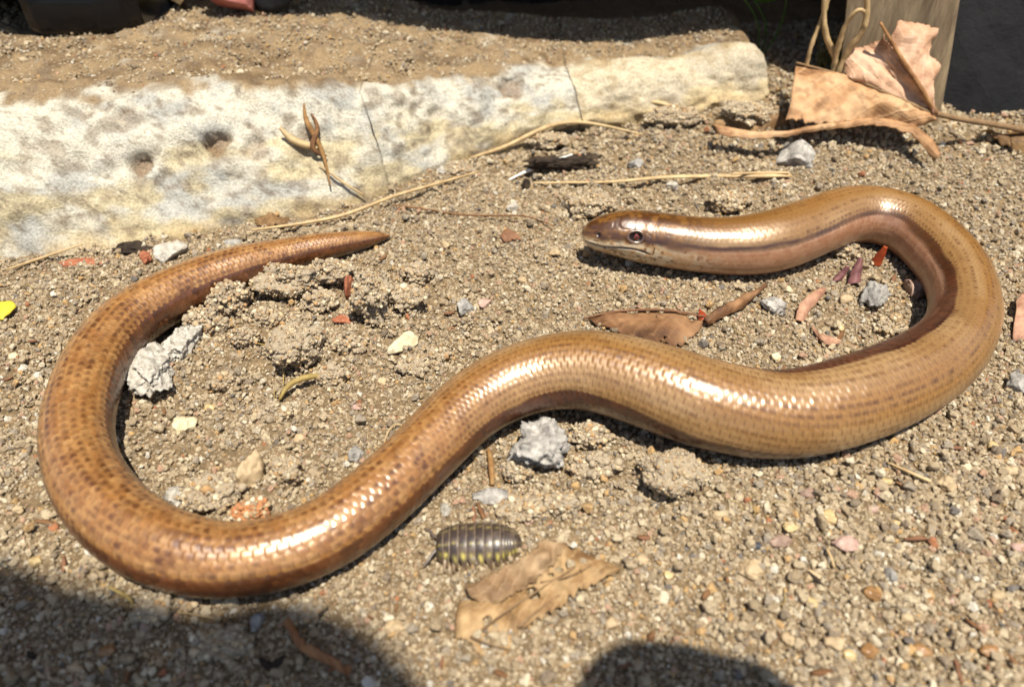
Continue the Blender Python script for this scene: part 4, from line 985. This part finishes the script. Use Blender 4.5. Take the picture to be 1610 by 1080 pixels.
# --- curled strip in the shade, leaf behind the body, other scraps
o = sheet('leaf_strip', [on(446, 978, 2.6), on(462, 1004, 1.8), on(490, 1030, 1.2), on(520, 1044, 1.4), on(552, 1046, 2.0)], [on(456, 970, 2.2), on(478, 1006, 3.0), on(505, 1022, 3.2), on(530, 1036, 3.0), on(548, 1066, 1.4)][::1], 'leaf_strip', None, on(500, 1030), n=50, m=16, bulge=0.7, wrinkle=0.25, rag=0.06, seed=41, curve=True)
tag(o, 'narrow curled reddish tan leaf strip lying in the shade', 'leaf')
o = sheet('leaf_scrap', [on(918, 500, 0.8), on(960, 492, 1.4), on(1010, 488, 1.8), on(1060, 490, 1.8), on(1108, 500, 1.2)], [on(940, 512, .6), on(985, 528, .8), on(1030, 540, .9), on(1070, 542, .9), on(1100, 520, .8)], 'leaf_brown', None, on(1010, 510), n=60, m=24, bulge=0.3, wrinkle=0.4, rag=0.08, scale=4, seed=44, holes=0.3)
tag(o, 'flat dark brown leaf skeleton half hidden behind the middle of the slow worm', 'leaf')
tube('rim', [on(918, 501, 1.2), on(960, 491, 1.9), on(1010, 487, 2.3), on(1060, 489, 2.3), on(1108, 498, 1.8)], [0.15, 0.22, 0.26, 0.22, 0.18], M['chip'], o, on(1010, 510), n=40, seg=6, rough=0.3)
o = sheet('leaf_scrap', [on(1105, 500, 2.2), on(1130, 484, 2.8), on(1160, 468, 3.0), on(1205, 445, 3.2)], [on(1112, 512, 0.8), on(1140, 498, 1.0), on(1166, 486, 1.2), on(1200, 452, 2.2)], 'leaf_brown', None, on(1150, 488), n=40, m=12, bulge=0.5, wrinkle=0.3, rag=0.1, seed=47)
tag(o, 'narrow twisted brown leaf edge rising beside the leaf skeleton', 'leaf')
o = sheet('petal', [on(1250, 504, 0.6), on(1256, 480, 2.2), on(1270, 464, 2.6), on(1292, 452, 1.6)], [on(1262, 508, 0.6), on(1272, 490, 1.2), on(1284, 476, 1.4), on(1298, 458, 1.2)], M['petal'], None, on(1270, 482), n=36, m=14, bulge=0.5, wrinkle=0.2, rag=0.05, seed=51)
tag(o, 'pale beige curled petal standing below the neck within the right-hand loop', 'petal')
o = sheet('petal', [on(1276, 512, 0.8), on(1290, 524, 1.4), on(1318, 534, 1.4)], [on(1284, 532, 0.5), on(1300, 544, 0.6), on(1322, 540, 1.0)], M['petal'], None, on(1298, 530), n=30, m=12, bulge=0.5, wrinkle=0.2, rag=0.08, seed=53)
tag(o, 'small pinkish dry petal near the flank in the right-hand loop', 'petal')
o = sheet('petal', [on(1306, 444, 0.4), on(1318, 430, 1.6), on(1330, 418, 3.2)], [on(1322, 440, 0.6), on(1330, 432, 1.6), on(1336, 418, 3.2)], M['petal_purple'], None, on(1320, 436), n=24, m=10, bulge=0.4, wrinkle=0.2, rag=0.08, seed=55)
tag(o, 'dark purple-brown petal, the left one of two under the neck arch', 'petal')
o = sheet('petal', [on(1332, 448, 0.4), on(1338, 428, 2.2), on(1350, 404, 4.6)], [on(1352, 446, 0.5), on(1354, 428, 2.2), on(1357, 410, 4.2)], M['petal_purple'], None, on(1344, 438), n=30, m=12, bulge=0.7, wrinkle=0.25, rag=0.08, seed=57)
tag(o, 'mauve upright petal beside the dark purple-brown one under the neck arch', 'petal')
o = sheet('bark_flake', [on(1368, 416, 0.2), on(1376, 402, 2.2), on(1391, 386, 4.8)], [on(1384, 418, 0.2), on(1390, 404, 2.4), on(1395, 388, 4.6)], M['chip_red'], None, on(1378, 414), n=24, m=10, bulge=0.5, wrinkle=0.15, rag=0.05, solid=0.35, seed=59)
tag(o, 'bright orange-red bark flake standing on edge inside the right-hand loop', 'bark flake')
o = sheet('bark_flake', [on(1100, 486, 1.8), on(1106, 490, 1.8), on(1112, 500, 1.2)], [on(1098, 502, 1.2), on(1106, 506, 1.2), on(1112, 504, 1.2)], M['chip_red'], None, on(1105, 498), n=12, m=8, bulge=0.2, wrinkle=0.1, rag=0.05, solid=0.3, seed=61)
tag(o, 'small bright orange flake on the rim of the leaf skeleton', 'bark flake')
stone('brick_fragment', 548, 450, 15, 40, M['brick'], 'upright orange-red brick splinter next to the lumpy clod below the tail tip', 'brick fragment', flat=1.0, facets=7, rough=0.08)
stone('brick_fragment', 540, 500, 36, 18, M['brick'], 'flat faded orange brick flake half sunk inside the tail loop', 'brick fragment', flat=0.3, sink=0.4)
stone('brick_fragment', 132, 411, 76, 17, M['brick'], 'long flat orange brick sliver at the foot of the edging behind the tail loop', 'brick fragment', flat=0.4, facets=7, ang=0.1)
stone('brick_fragment', 230, 404, 20, 22, M['brick'], 'small orange brick chip by the dark bark at the foot of the edging', 'brick fragment')
o = sheet('petal', [on(-14, 482, 1.2), on(4, 474, 1.6), on(20, 474, 1.4)], [on(-14, 498, 0.6), on(4, 502, 0.8), on(26, 484, 1.0)], M['yellow'], None, on(4, 490), n=20, m=12, bulge=0.4, wrinkle=0.2, rag=0.05, seed=63)
tag(o, 'bright yellow petal lying on the sand outside the tail loop', 'petal')
o = sheet('leaf_scrap', [on(1596, 474, 2.4), on(1606, 462, 3.0), on(1640, 450, 3)], [on(1592, 530, 0.6), on(1604, 534, 0.6), on(1640, 530, 1)], M['petal'], None, on(1608, 505), n=30, m=16, bulge=0.9, wrinkle=0.3, rag=0.06, seed=65)
tag(o, 'pinkish beige curled leaf scrap outside the right-hand bend', 'leaf')
o = sheet('leaf_scrap', [on(786, 372, 0.8), on(796, 360, 1.6), on(812, 366, 1.2)], [on(794, 382, 0.5), on(806, 376, 0.8), on(820, 378, 0.6)], M['chip'], None, on(802, 372), n=20, m=10, bulge=0.3, wrinkle=0.2, rag=0.12, seed=67)
tag(o, 'small orange-brown leaf scrap below the thin bent twig', 'leaf')
o = sheet('leaf_scrap', [on(400, 345, 1.0), on(422, 334, 3.0), on(440, 340, 2.2), on(456, 348, 0.8)], [on(406, 357, 0.4), on(426, 358, 0.6), on(440, 356, 1.2), on(454, 354, 0.5)], 'leaf_tan', None, on(428, 352), n=30, m=14, bulge=0.5, wrinkle=0.6, rag=0.14, scale=2.5, seed=69)
tag(o, 'small crumpled orange-tan leaf at the foot of the edging above the tail', 'leaf')
o = sheet('leaf_scrap', [on(818, 292, 1.8), on(826, 280, 2.2), on(833, 284, 2.2)], [on(822, 296, .5), on(830, 296, .5), on(834, 294, .5)], M['bark'], None, on(826, 292), n=12, m=8, wrinkle=0.1, seed=71)
tag(o, 'tiny dark brown seed husk at the foot of the white straw', 'husk')

# straws, stems, twigs, roots
def stem(name, pts, rad, mat, label, cat, n=40, seg=7, **k):
    rad = [0.8 * r_ for r_ in rad]; P = [on(*p) for p in pts]; b0 = P[len(P) // 2].copy(); b0[2] -= 0.5
    return tag(tube(name, P, rad, mat, None, b0, n=n, seg=seg, **k), label, cat)
stem('straw', [(838, 288, 1.2), (900, 287, 1.0), (960, 286, 1.2), (1040, 279, 1.8), (1120, 277, 2.0), (1244, 276, 1.6)], [0.35, 0.6, 0.8, 0.9, 1.0, 0.9], M['straw'], 'long split yellow straw lying behind the head of the slow worm', 'straw', flat=0.6, rough=0.2)
stem('straw', [(1150, 274, 2.6), (1195, 272, 2.8), (1240, 272, 2.2)], [0.3, 0.5, 0.4], M['straw'], 'short split fibre lying on the end of the long yellow straw', 'straw', n=16)
stem('white_straw', [(800, 283, 0.8), (836, 266, 2.0), (868, 254, 3.2), (900, 243, 4.4)], [0.25, 0.55, 0.55, 0.3], M['straw_pale'], 'thin shining white straw slanting across the dark bark lump', 'straw')
stem('dry_straw', [(395, 362, 1.2), (470, 352, 1.6), (540, 338, 2.0), (610, 312, 2.4), (680, 291, 2.8), (752, 270, 2.4)], [0.3, 0.5, 0.55, 0.55, 0.5, 0.3], M['straw'], 'straight dry grass stem running along the foot of the edging', 'grass stem', rough=0.15)
stem('dry_straw', [(740, 248, 2.0), (800, 228, 2.8), (850, 204, 4.6), (890, 193, 5.0), (950, 198, 3.6), (1010, 212, 1.5)], [0.35, 0.7, 0.8, 0.7, 0.5, 0.3], M['straw'], 'arched dry grass stem at the foot of the middle concrete block', 'grass stem')
stem('dry_straw', [(965, 186, 1.5), (985, 168, 4.0), (1015, 160, 5.4), (1050, 166, 4.2), (1090, 186, 1.0)], [0.4, 0.8, 0.8, 0.6, 0.3], M['straw'], 'short arched dry stem in front of the right-hand concrete block', 'grass stem')
stem('twig', [(618, 322, 1.2), (680, 331, 1.0), (720, 337, 1.2), (780, 339, 1.6), (830, 341, 1.6), (870, 355, 1.0)], [0.3, 0.35, 0.35, 0.3, 0.28, 0.15], M['twig'], 'thin bent dark twig lying between the tail tip and the head', 'twig')
stem('root', [(440, 628, 0.4), (452, 608, 2.4), (478, 594, 3.0), (512, 590, 1.8)], [0.35, 0.7, 0.75, 0.4], M['root'], 'short curved olive root arching out of the soil inside the tail loop', 'root')
stem('root', [(395, 538, 0.8), (425, 546, 1.4), (444, 574, 1.4), (446, 604, 0.8)], [0.14, 0.2, 0.2, 0.16], M['root'], 'hair-thin root beside the curved olive root', 'root')
stem('straw', [(1394, 726, 0.9), (1430, 742, 1.2), (1464, 757, 0.9)], [0.2, 0.35, 0.3], M['straw'], 'short yellow straw on coarse sand below the thick body', 'straw', n=20)
stem('straw', [(1300, 862, 0.9), (1308, 880, 1.2), (1312, 892, 0.6)], [0.25, 0.3, 0.2], M['straw'], 'tiny brown straw bit under the largest pinkish pebble', 'straw', n=12)
stem('twig', [(1422, 848, 0.9), (1440, 846, 1.2), (1456, 846, 0.9)], [0.25, 0.5, 0.3], M['chip'], 'tiny red-brown twig bit on coarse sand', 'twig', n=12)
stem('twig', [(768, 705, 0.5), (772, 730, 1.4), (774, 762, 0.6)], [0.5, 0.7, 0.5], M['leaf_tan'], 'short upright tan stalk left of the rough grey stone', 'twig', n=16)
stem('root', [(278, 962, 0.8), (310, 966, 1.0), (345, 974, 0.6)], [0.14, 0.16, 0.1], M['straw'], 'pale thread of root on shaded soil below the tail loop', 'root', n=16)
stem('root', [(170, 922, 0.8), (190, 932, 2.0), (206, 944, 1.8), (212, 958, 0.6)], [0.2, 0.3, 0.3, 0.16], M['root'], 'small crooked yellow root at the shade edge under the tail loop', 'root', n=20)
stem('root', [(600, 720, 0.6), (606, 690, 1.2), (620, 668, 1.0), (640, 672, 0.8)], [0.10, 0.14, 0.14, 0.08], M['straw'], 'looped hair-thin root fibre above the middle of the tail half', 'root', n=24)
stem('twig', [(1440, 90, 6), (1420, 70, 9), (1384, 36, 41)], [0.1, 0.1, 0.1], M['twig'], 'x', 'twig') if False else None
def cling(name, pts, rad, mat, label, cat, lifts):
    P = [slab_at(a_, b_, l_) for (a_, b_), l_ in zip(pts, lifts)]
    return tag(tube(name, P, rad, mat, None, P[1], n=26, seg=7), label, cat)
cling('seed_husk', [(445, 208), (462, 224), (480, 233), (506, 237)], [0.4, 0.9, 0.9, 0.3], M['straw'], 'curved yellow husk stuck to the white face of the edging', 'husk', [2.2, 1.6, 1.0, 0.2])
cling('dry_grass', [(478, 168), (484, 196), (500, 228), (513, 262), (522, 296)], [0.2, 0.7, 0.6, 0.4, 0.2], M['leaf_tan'], 'wispy dead grass blade hanging down the left concrete block', 'grass blade', [0.5, 1, 1, 0.8, 0.4])
cling('dry_grass', [(492, 182), (500, 210), (494, 236), (516, 248)], [0.2, 0.6, 0.7, 0.3], M['leaf_brown'], 'short brown crumpled blade on the left concrete block beside the wispy one', 'grass blade', [0.5, 1.4, 1.2, 0.5])
cling('dry_grass', [(500, 262), (540, 288), (572, 310)], [0.15, 0.35, 0.2], M['straw'], 'short wispy grass blade at the joint of left and middle blocks', 'grass blade', [0.4, 0.8, 0.4])
stem('dry_grass', [(10, 424, 1.0), (70, 404, 1.5), (130, 384, 2.5)], [0.2, 0.45, 0.35, 0.2], M['straw'], 'yellow dry grass blade at the foot of the left concrete block', 'grass blade', n=24)
for k in range(22):
    for _ in range(40):
        px, py = rng.uniform(30, 1580), rng.uniform(420, 1040); p = on(px, py)
        c_, r_, z_ = worm_clear(np.array([p[0]]), np.array([p[1]]))
        if c_[0] > 5: break
    an = rng.uniform(0, 6.28); pts = [p + np.array([0, 0, 0.5])]
    for q_ in range(3):
        an += rng.normal(0, 0.8); w = pts[-1] + np.array([math.cos(an), math.sin(an), 0]) * rng.uniform(0.8, 2.0); w[2] = g1(w[0], w[1]) + rng.uniform(0.5, 1.3); pts.append(w)
    tag(tube('root_fibre', pts, [0.05, 0.08, 0.08, 0.04], M['root' if k % 2 else 'twig'], None, p, n=18, seg=5), 'hair-thin root fibre lying curled on the sand', 'root fibre', 'root fibres on the sand')
# tiny chips and straw bits strewn about
chip_v = None
for k in range(40):
    for _ in range(40):
        px, py = rng.uniform(10, 1600), 1080 - 760 * rng.random() ** 1.3
        p = on(px, py)
        c_, r_, z_ = worm_clear(np.array([p[0]]), np.array([p[1]]))
        if c_[0] > 2.5 and not in_slab(p[0], p[1] + 2): break
    l_ = rng.uniform(0.5, 1.5); w_ = l_ * rng.uniform(0.25, 0.6); a = rng.uniform(0, 3.14)
    d = np.array([math.cos(a), math.sin(a), rng.uniform(-0.2, 0.4)]); e = np.array([-math.sin(a), math.cos(a), rng.uniform(-0.3, 0.3)])
    c0 = p + np.array([0, 0, 0.6])
    o = sheet('bark_chip', [c0 - d * l_ - e * w_ * 0.4, c0 - e * w_, c0 + d * l_ - e * w_ * 0.2], [c0 - d * l_ + e * w_ * 0.4, c0 + e * w_, c0 + d * l_ + e * w_ * 0.3], M[('chip', 'twig', 'bark', 'chip', 'leaf_brown', 'chip', 'twig', 'leaf_brown')[k % 8]], None, p, n=7, m=4, bulge=0.15, wrinkle=0.1, rag=0.1, solid=0.22, seed=k)
    tag(o, 'tiny brown or rusty bark chip lying loose on the sand', 'bark chip', 'bark chips on the sand')

# dark bark lumps
stone('bark_lump', 884, 256, 132, 34, M['bark'], 'dark brown bark lump lying behind the head under the white straw', 'bark', flat=0.7, facets=5, rough=0.25, sub=5, amp=0.4, ang=0.15)
stone('bark_lump', 212, 390, 86, 28, M['bark'], 'dark brown bark piece at the foot of the edging behind the tail loop', 'bark', flat=0.6, facets=6, rough=0.2, sub=5, amp=0.4)
stone('bark_lump', 1075, 196, 110, 44, M['bark'], 'low dark bark crumb heap in front of the right-hand concrete block', 'bark', flat=0.35, facets=4, rough=0.25, sub=5, amp=0.4) if False else None
for (px, py, w, h, sd, lb) in ((1180, 176, 90, 34, 61, 'low clod of soil at the right end of the edging'), (1060, 182, 90, 26, 62, 'low clod at the foot of the right-hand concrete block'), (720, 264, 60, 22, 63, 'low clod at the foot of the middle concrete block'), (860, 222, 70, 26, 64, 'clod under the arched stem at the middle concrete block')):
    clod(px, py, w, h, lb, flat=0.5, seed=sd)

# ------------------------------------------------------------------ wooden post, tendrils, slate, pots, added shade planks and boards behind
def box(name, cx, cy, cz, sx, sy, sz, mat, rot=(0, 0, 0), parent=None, loc=(0, 0, 0), bev=0.8, cuts=0, wob=0.0):
    bm = bmesh.new(); bmesh.ops.create_cube(bm, size=1.0)
    for q in bm.verts: q.co = Vector((q.co.x * sx, q.co.y * sy, q.co.z * sz))
    bmesh.ops.bevel(bm, geom=bm.edges[:], offset=bev, segments=2, affect='EDGES', profile=0.6)
    if cuts: bmesh.ops.subdivide_edges(bm, edges=bm.edges[:], cuts=cuts, use_grid_fill=True)
    bm.verts.ensure_lookup_table()
    v = np.array([q.co[:] for q in bm.verts]); f = [tuple(q.index for q in p.verts) for p in bm.faces]; bm.free()
    if wob: v += wob * np.stack([fbm(v[:, 0] / 9, v[:, 1] / 9, v[:, 2] / 30 + k * 7, 3) for k in range(3)], 1)
    v = v @ rotm(*rot).T + np.array([cx, cy, cz])
    return mesh_obj(name, v, f, mat, parent, loc, smooth=False)
pb = at(1474, 202, 7)
prot = (math.radians(-22), math.radians(-11), math.radians(-5))
pcen = pb - rotm(*prot) @ np.array([13, -13, -97.0])
post = box('wooden_post', *pcen, 26, 26, 206, M['wood'], rot=prot, loc=(pb[0] - 8, pb[1] + 16, 5), bev=1.0, cuts=8, wob=0.5)
tag(post, 'square weathered grey-brown wooden post standing behind the big dead leaf', 'post')
tb = at(1315, 118, 14)
for (pts, rad, lb) in (([(1320, 118, 192), (1312, 90, 192), (1300, 60, 192), (1296, 20, 193), (1300, -40, 194)], [0.9, 0.8, 0.8, 0.7, 0.6], 'upright dry tendril climbing left of the wooden post'),
                      ([(1322, 100, 190), (1340, 72, 189), (1356, 48, 188), (1363, 18, 188), (1360, -30, 189)], [0.8, 0.9, 0.9, 0.8, 0.6], 'thick bowed dry tendril in front of the wooden post'),
                      ([(1318, 92, 191), (1322, 60, 190), (1336, 30, 189), (1352, 16, 188), (1362, 22, 188)], [0.6, 0.7, 0.7, 0.6, 0.5], 'looping thin dry tendril between the two upright tendrils'),
                      ([(1276, 92, 193), (1280, 60, 193), (1292, 30, 194), (1310, -30, 195)], [0.6, 0.6, 0.6, 0.5], 'grey leaning tendril farthest from the wooden post')):
    P = [aty(*p) for p in pts]; P[0][2] -= 8
    tag(tube('dry_tendril', P, rad, M['tendril'], None, P[0], n=40, seg=7, rough=0.25), lb, 'tendril')
mt = empty('moss_tuft', at(1312, 108, 12)); ml_ = at(1312, 108, 12)
V, F, k0 = [], [], 0
for k in range(90):
    a = rng.uniform(0, 6.28); r0 = 4.5 * rng.random() ** 0.5; b0 = ml_ + np.array([r0 * math.cos(a) * 1.3, r0 * math.sin(a), 0]); tp = b0 + np.array([rng.normal(0, 2.5), rng.normal(0, 2), rng.uniform(4, 12)])
    v, f = tube_geo([b0, (b0 + tp) / 2 + rng.normal(0, 0.8, 3), tp], [0.28, 0.22, 0.08], 6, 4); V.append(v); F += [tuple(i + k0 for i in q) for q in f]; k0 += len(v)
bpy.data.objects.remove(mt)
tag(mesh_obj('moss_tuft', np.concatenate(V), F, M['moss'], None, ml_), 'tuft of dry olive moss at the foot of the tendrils', 'moss')
sp = at(1500, 214, 9)
o = box('slate_block', sp[0] + 42, sp[1] + 52, 40, 80, 60, 90, M['slate'], rot=(math.radians(-8), 0, math.radians(-14)), loc=(sp[0] + 42, sp[1] + 52, 0), bev=3, cuts=6, wob=1.2)
tag(o, 'dark grey slate block standing to the right of the wooden post', 'slate')
# black shoe on the edging, heel towards the right
zs = slab_top(-100); sh0 = at(203, 68, zs); cyS = sh0[1] + 27; Z0 = zs - 0.2
shoe = empty('black_shoe', (sh0[0] - 30, cyS, Z0)); tag(shoe, 'shiny black shoe with a low heel standing on top of the concrete edging', 'shoe'); SL = (sh0[0] - 30, cyS, Z0)
def loft_x(name, secs, parent, mat, ex=3.0):
    """secs: (x from the back of the heel, half width, z low, z high)"""
    xs = np.array([q[0] for q in secs], float); n = 70; xx = np.linspace(0, 1, n) ** 1.0 * (xs[-1] - xs[0]) + xs[0]
    hw, zl, zh = (np.interp(xx, xs[::-1] if xs[0] > xs[-1] else xs, np.array([q[k] for q in secs], float)[::-1] if xs[0] > xs[-1] else np.array([q[k] for q in secs], float)) for k in (1, 2, 3))
    a_ = np.linspace(0, 2 * math.pi, 40, endpoint=False); ca_, sa_ = np.cos(a_), np.sin(a_)
    sy = np.sign(ca_) * np.abs(ca_) ** (2 / ex); sz = np.sign(sa_) * np.abs(sa_) ** (2 / ex)
    V = np.stack([np.broadcast_to(sh0[0] + xx[:, None], (n, 40)), cyS + hw[:, None] * sy[None], Z0 + (zl + zh)[:, None] / 2 + (zh - zl)[:, None] / 2 * sz[None]], -1).reshape(-1, 3)
    F = [tuple(q) for q in grid_faces(n, 40, True)] + [tuple(range(40)), tuple(range((n - 1) * 40, n * 40))]
    return mesh_obj(name, V, F, mat, parent, SL)
loft_x('heel', [(0, 15, -0.4, 13), (-2, 20, -0.4, 13), (-8, 24, -0.4, 13), (-24, 25, -0.4, 13.5), (-27, 24, 0.6, 14)], shoe, M['plastic'], 6.0)
loft_x('sole', [(0.6, 10, 11, 14), (-4, 22, 11, 14), (-24, 26, 11.5, 14.5), (-50, 21, 8, 11), (-90, 26, 0, 3.5), (-130, 31, -0.3, 3), (-165, 22, 0.5, 3.5), (-178, 8, 1.5, 3.5)], shoe, M['plastic'], 6.0)
loft_x('upper', [(0.2, 9, 14, 52), (-3, 20, 13.6, 56), (-24, 25, 13.8, 54), (-50, 20.5, 10.5, 50), (-90, 25, 3, 36), (-130, 30, 2.6, 27), (-162, 21, 3, 18), (-176, 7, 3, 10)], shoe, M['plastic'], 2.6)
def on_top(name, px, py, w, h, z0, mat, lb, cat, flat=0.7, sd=1):
    """stone resting on the flat top of the edging"""
    r_ = np.random.default_rng(sd); z0 = slab_top(at(px, py, z0)[0]); c0 = at(px, py, z0); rx = 0.5 * mm(px, py, w, z0); rz = 0.5 * mm(px, py, h, z0) * 1.05
    v, f = ico(4); v = v.copy(); o_ = r_.uniform(0, 30, 3); v *= (1 + 0.3 * noise(v[:, 0] * 1.3 + o_[0], v[:, 1] * 1.3 + o_[1], v[:, 2] * 1.3 + o_[2]))[:, None]
    for _ in range(6):
        d = r_.normal(size=3); d /= np.linalg.norm(d); hh = v @ d; v -= (np.maximum(hh - 0.62, 0) * 0.9)[:, None] * d
    lo_, hi_ = v.min(0), v.max(0); v = (v - (lo_ + hi_) / 2) / ((hi_ - lo_) / 2) * np.array([rx, rx * flat, rz]); c0[2] = z0 + rz * 0.9; c0[1] += rx * flat
    return tag(mesh_obj(name, v + c0, f, mat, None, (c0[0], c0[1], z0)), lb, cat)
on_top('brick_fragment', 352, 28, 92, 66, 27, M['brick_pink'], 'dusty pink brick lump on top of the edging right of the black shoe', 'brick fragment', sd=3)
on_top('tan_stone', 276, 14, 44, 34, 27, M['stone_cream'], 'pale tan stone between the black shoe and the pink brick lump', 'stone', sd=5)
on_top('dark_stone', 420, 22, 90, 60, 26.5, M['slate'], 'dark stone behind and right of the pink brick lump', 'stone', sd=6)
# planks on legs, added out of view to shade the back; boards behind
shade_frame = empty('added_shade_frame', (0, 260, 0)); tag(shade_frame, 'added out-of-view planks on legs that shade the back of the edging', 'shade_frame')
for k in range(3):
    box('shade_plank', -60, 214 + 39 * k, 150, 560, 36, 16, M['plank'], parent=shade_frame, loc=(0, 260, 0), bev=1.5, rot=(math.radians(-1.2), 0, 0))
for sx in (-320, 190):
    for sy in (222, 290): box('leg', sx, sy, 68, 30, 30, 150, M['plank'], parent=shade_frame, loc=(0, 260, 0), bev=1.5)
fence = empty('board_fence', (0, 262, 0)); tag(fence, 'dark upright board fence behind the added shade planks', 'fence')
x = -400
k = 0
while x < 420:
    w = 52 + 10 * math.sin(k * 2.1); box('board', x + w / 2, 322 + 1.5 * math.sin(k * 5), 200, w, 9, 420, M['wood_dark'], parent=fence, loc=(0, 262, 0), bev=0.8); x += w + 2.5; k += 1
for zz in (70, 300): box('rail', 10, 331.5, zz, 830, 12, 30, M['wood_dark'], parent=fence, loc=(0, 262, 0), bev=1)
# small green leaf in the dark
q = aty(1216, 2, 225); gq = np.array([q[0], q[1] + 3, 10.0])
pl = empty('weed_seedling', gq); tag(pl, 'small bright green weed seedling in the dark behind the edging', 'weed')
for (dx, dz, s2) in ((0, 0, 1), (7, 5, -1), (-6, 3, 1)):
    c0 = q + np.array([dx, 2 * s2, dz]); sheet('leaf', [c0 + (-5, 0, -1), c0 + (-1, -1, 2.4), c0 + (5, 0, 0.5)], [c0 + (-5, 0.2, -1.2), c0 + (0, 2, -1.6), c0 + (5, 0.2, 0.4)], M['green'], pl, gq, n=14, m=8, bulge=0.4, wrinkle=0.1, rag=0, seed=dx)
    tube('stem', [gq + (0, 0, -2), (gq + c0) / 2 + (1, 1, 0), c0 + (-4.5, 0.1, -1)], [0.3, 0.25, 0.2], M['green'], pl, gq, n=12, seg=6)

# ------------------------------------------------------------------ two leaf forms on stems, added out of view to shade the foreground
def overhang(outline, zl, root, label, sd, rise):
    P = np.array([at(a, b_, 0) for a, b_ in outline]); sun = np.array(SUN); P = P + sun[None] * (zl / sun[2])
    c0 = P.mean(0); n = len(P)
    t = np.arange(0, n + 1); ring = smooth_path(np.r_[P, P[:1]], 73)[:-1]
    rows = [c0 + (ring - c0) * f for f in (0.02, 0.2, 0.4, 0.6, 0.8, 1.0)]
    V = np.concatenate(rows); V[:, 2] += 3.0 * fbm(V[:, 0] / 14 + sd, V[:, 1] / 14, 0, 2) + 0.006 * ((V[:, 0] - c0[0]) ** 2)
    r0 = empty('added_shade_leaf', root); tag(r0, label, 'shade_caster')
    mesh_obj('leaf', V, [tuple(q) for q in grid_faces(6, 72, True)], M['green'], r0, root, solid=0.25)
    e0 = V[-72:][np.argmin(np.hypot(V[-72:, 0] - root[0], V[-72:, 1] - root[1]))]
    tube('stem', [np.array(root) - (0, 0, 4), (np.array(root) + e0) / 2 + np.array(rise), e0, c0 + (0, 0, V[:72, 2].mean() - c0[2])], [1.6, 1.4, 1.0, 0.5], M['green'], r0, root, n=40, seg=8)
overhang([(-260, 960), (-110, 905), (40, 898), (110, 922), (180, 930), (260, 948), (340, 958), (420, 938), (480, 952), (560, 985), (640, 1060), (690, 1160), (500, 1330), (100, 1330), (-240, 1220)], 420, (-165, -50, 0), 'added out-of-view broad leaf form casting shade below the tail loop', 2.0, (-40, -20, 60))
overhang([(905, 1100), (935, 1050), (985, 1014), (1045, 1009), (1110, 1020), (1170, 1040), (1225, 1064), (1270, 1110), (1300, 1330), (1060, 1450), (850, 1330)], 165, (120, -70, 0), 'green shoot with a small leaf arching in beside the coarse sand', 5.0, (20, -10, 70))
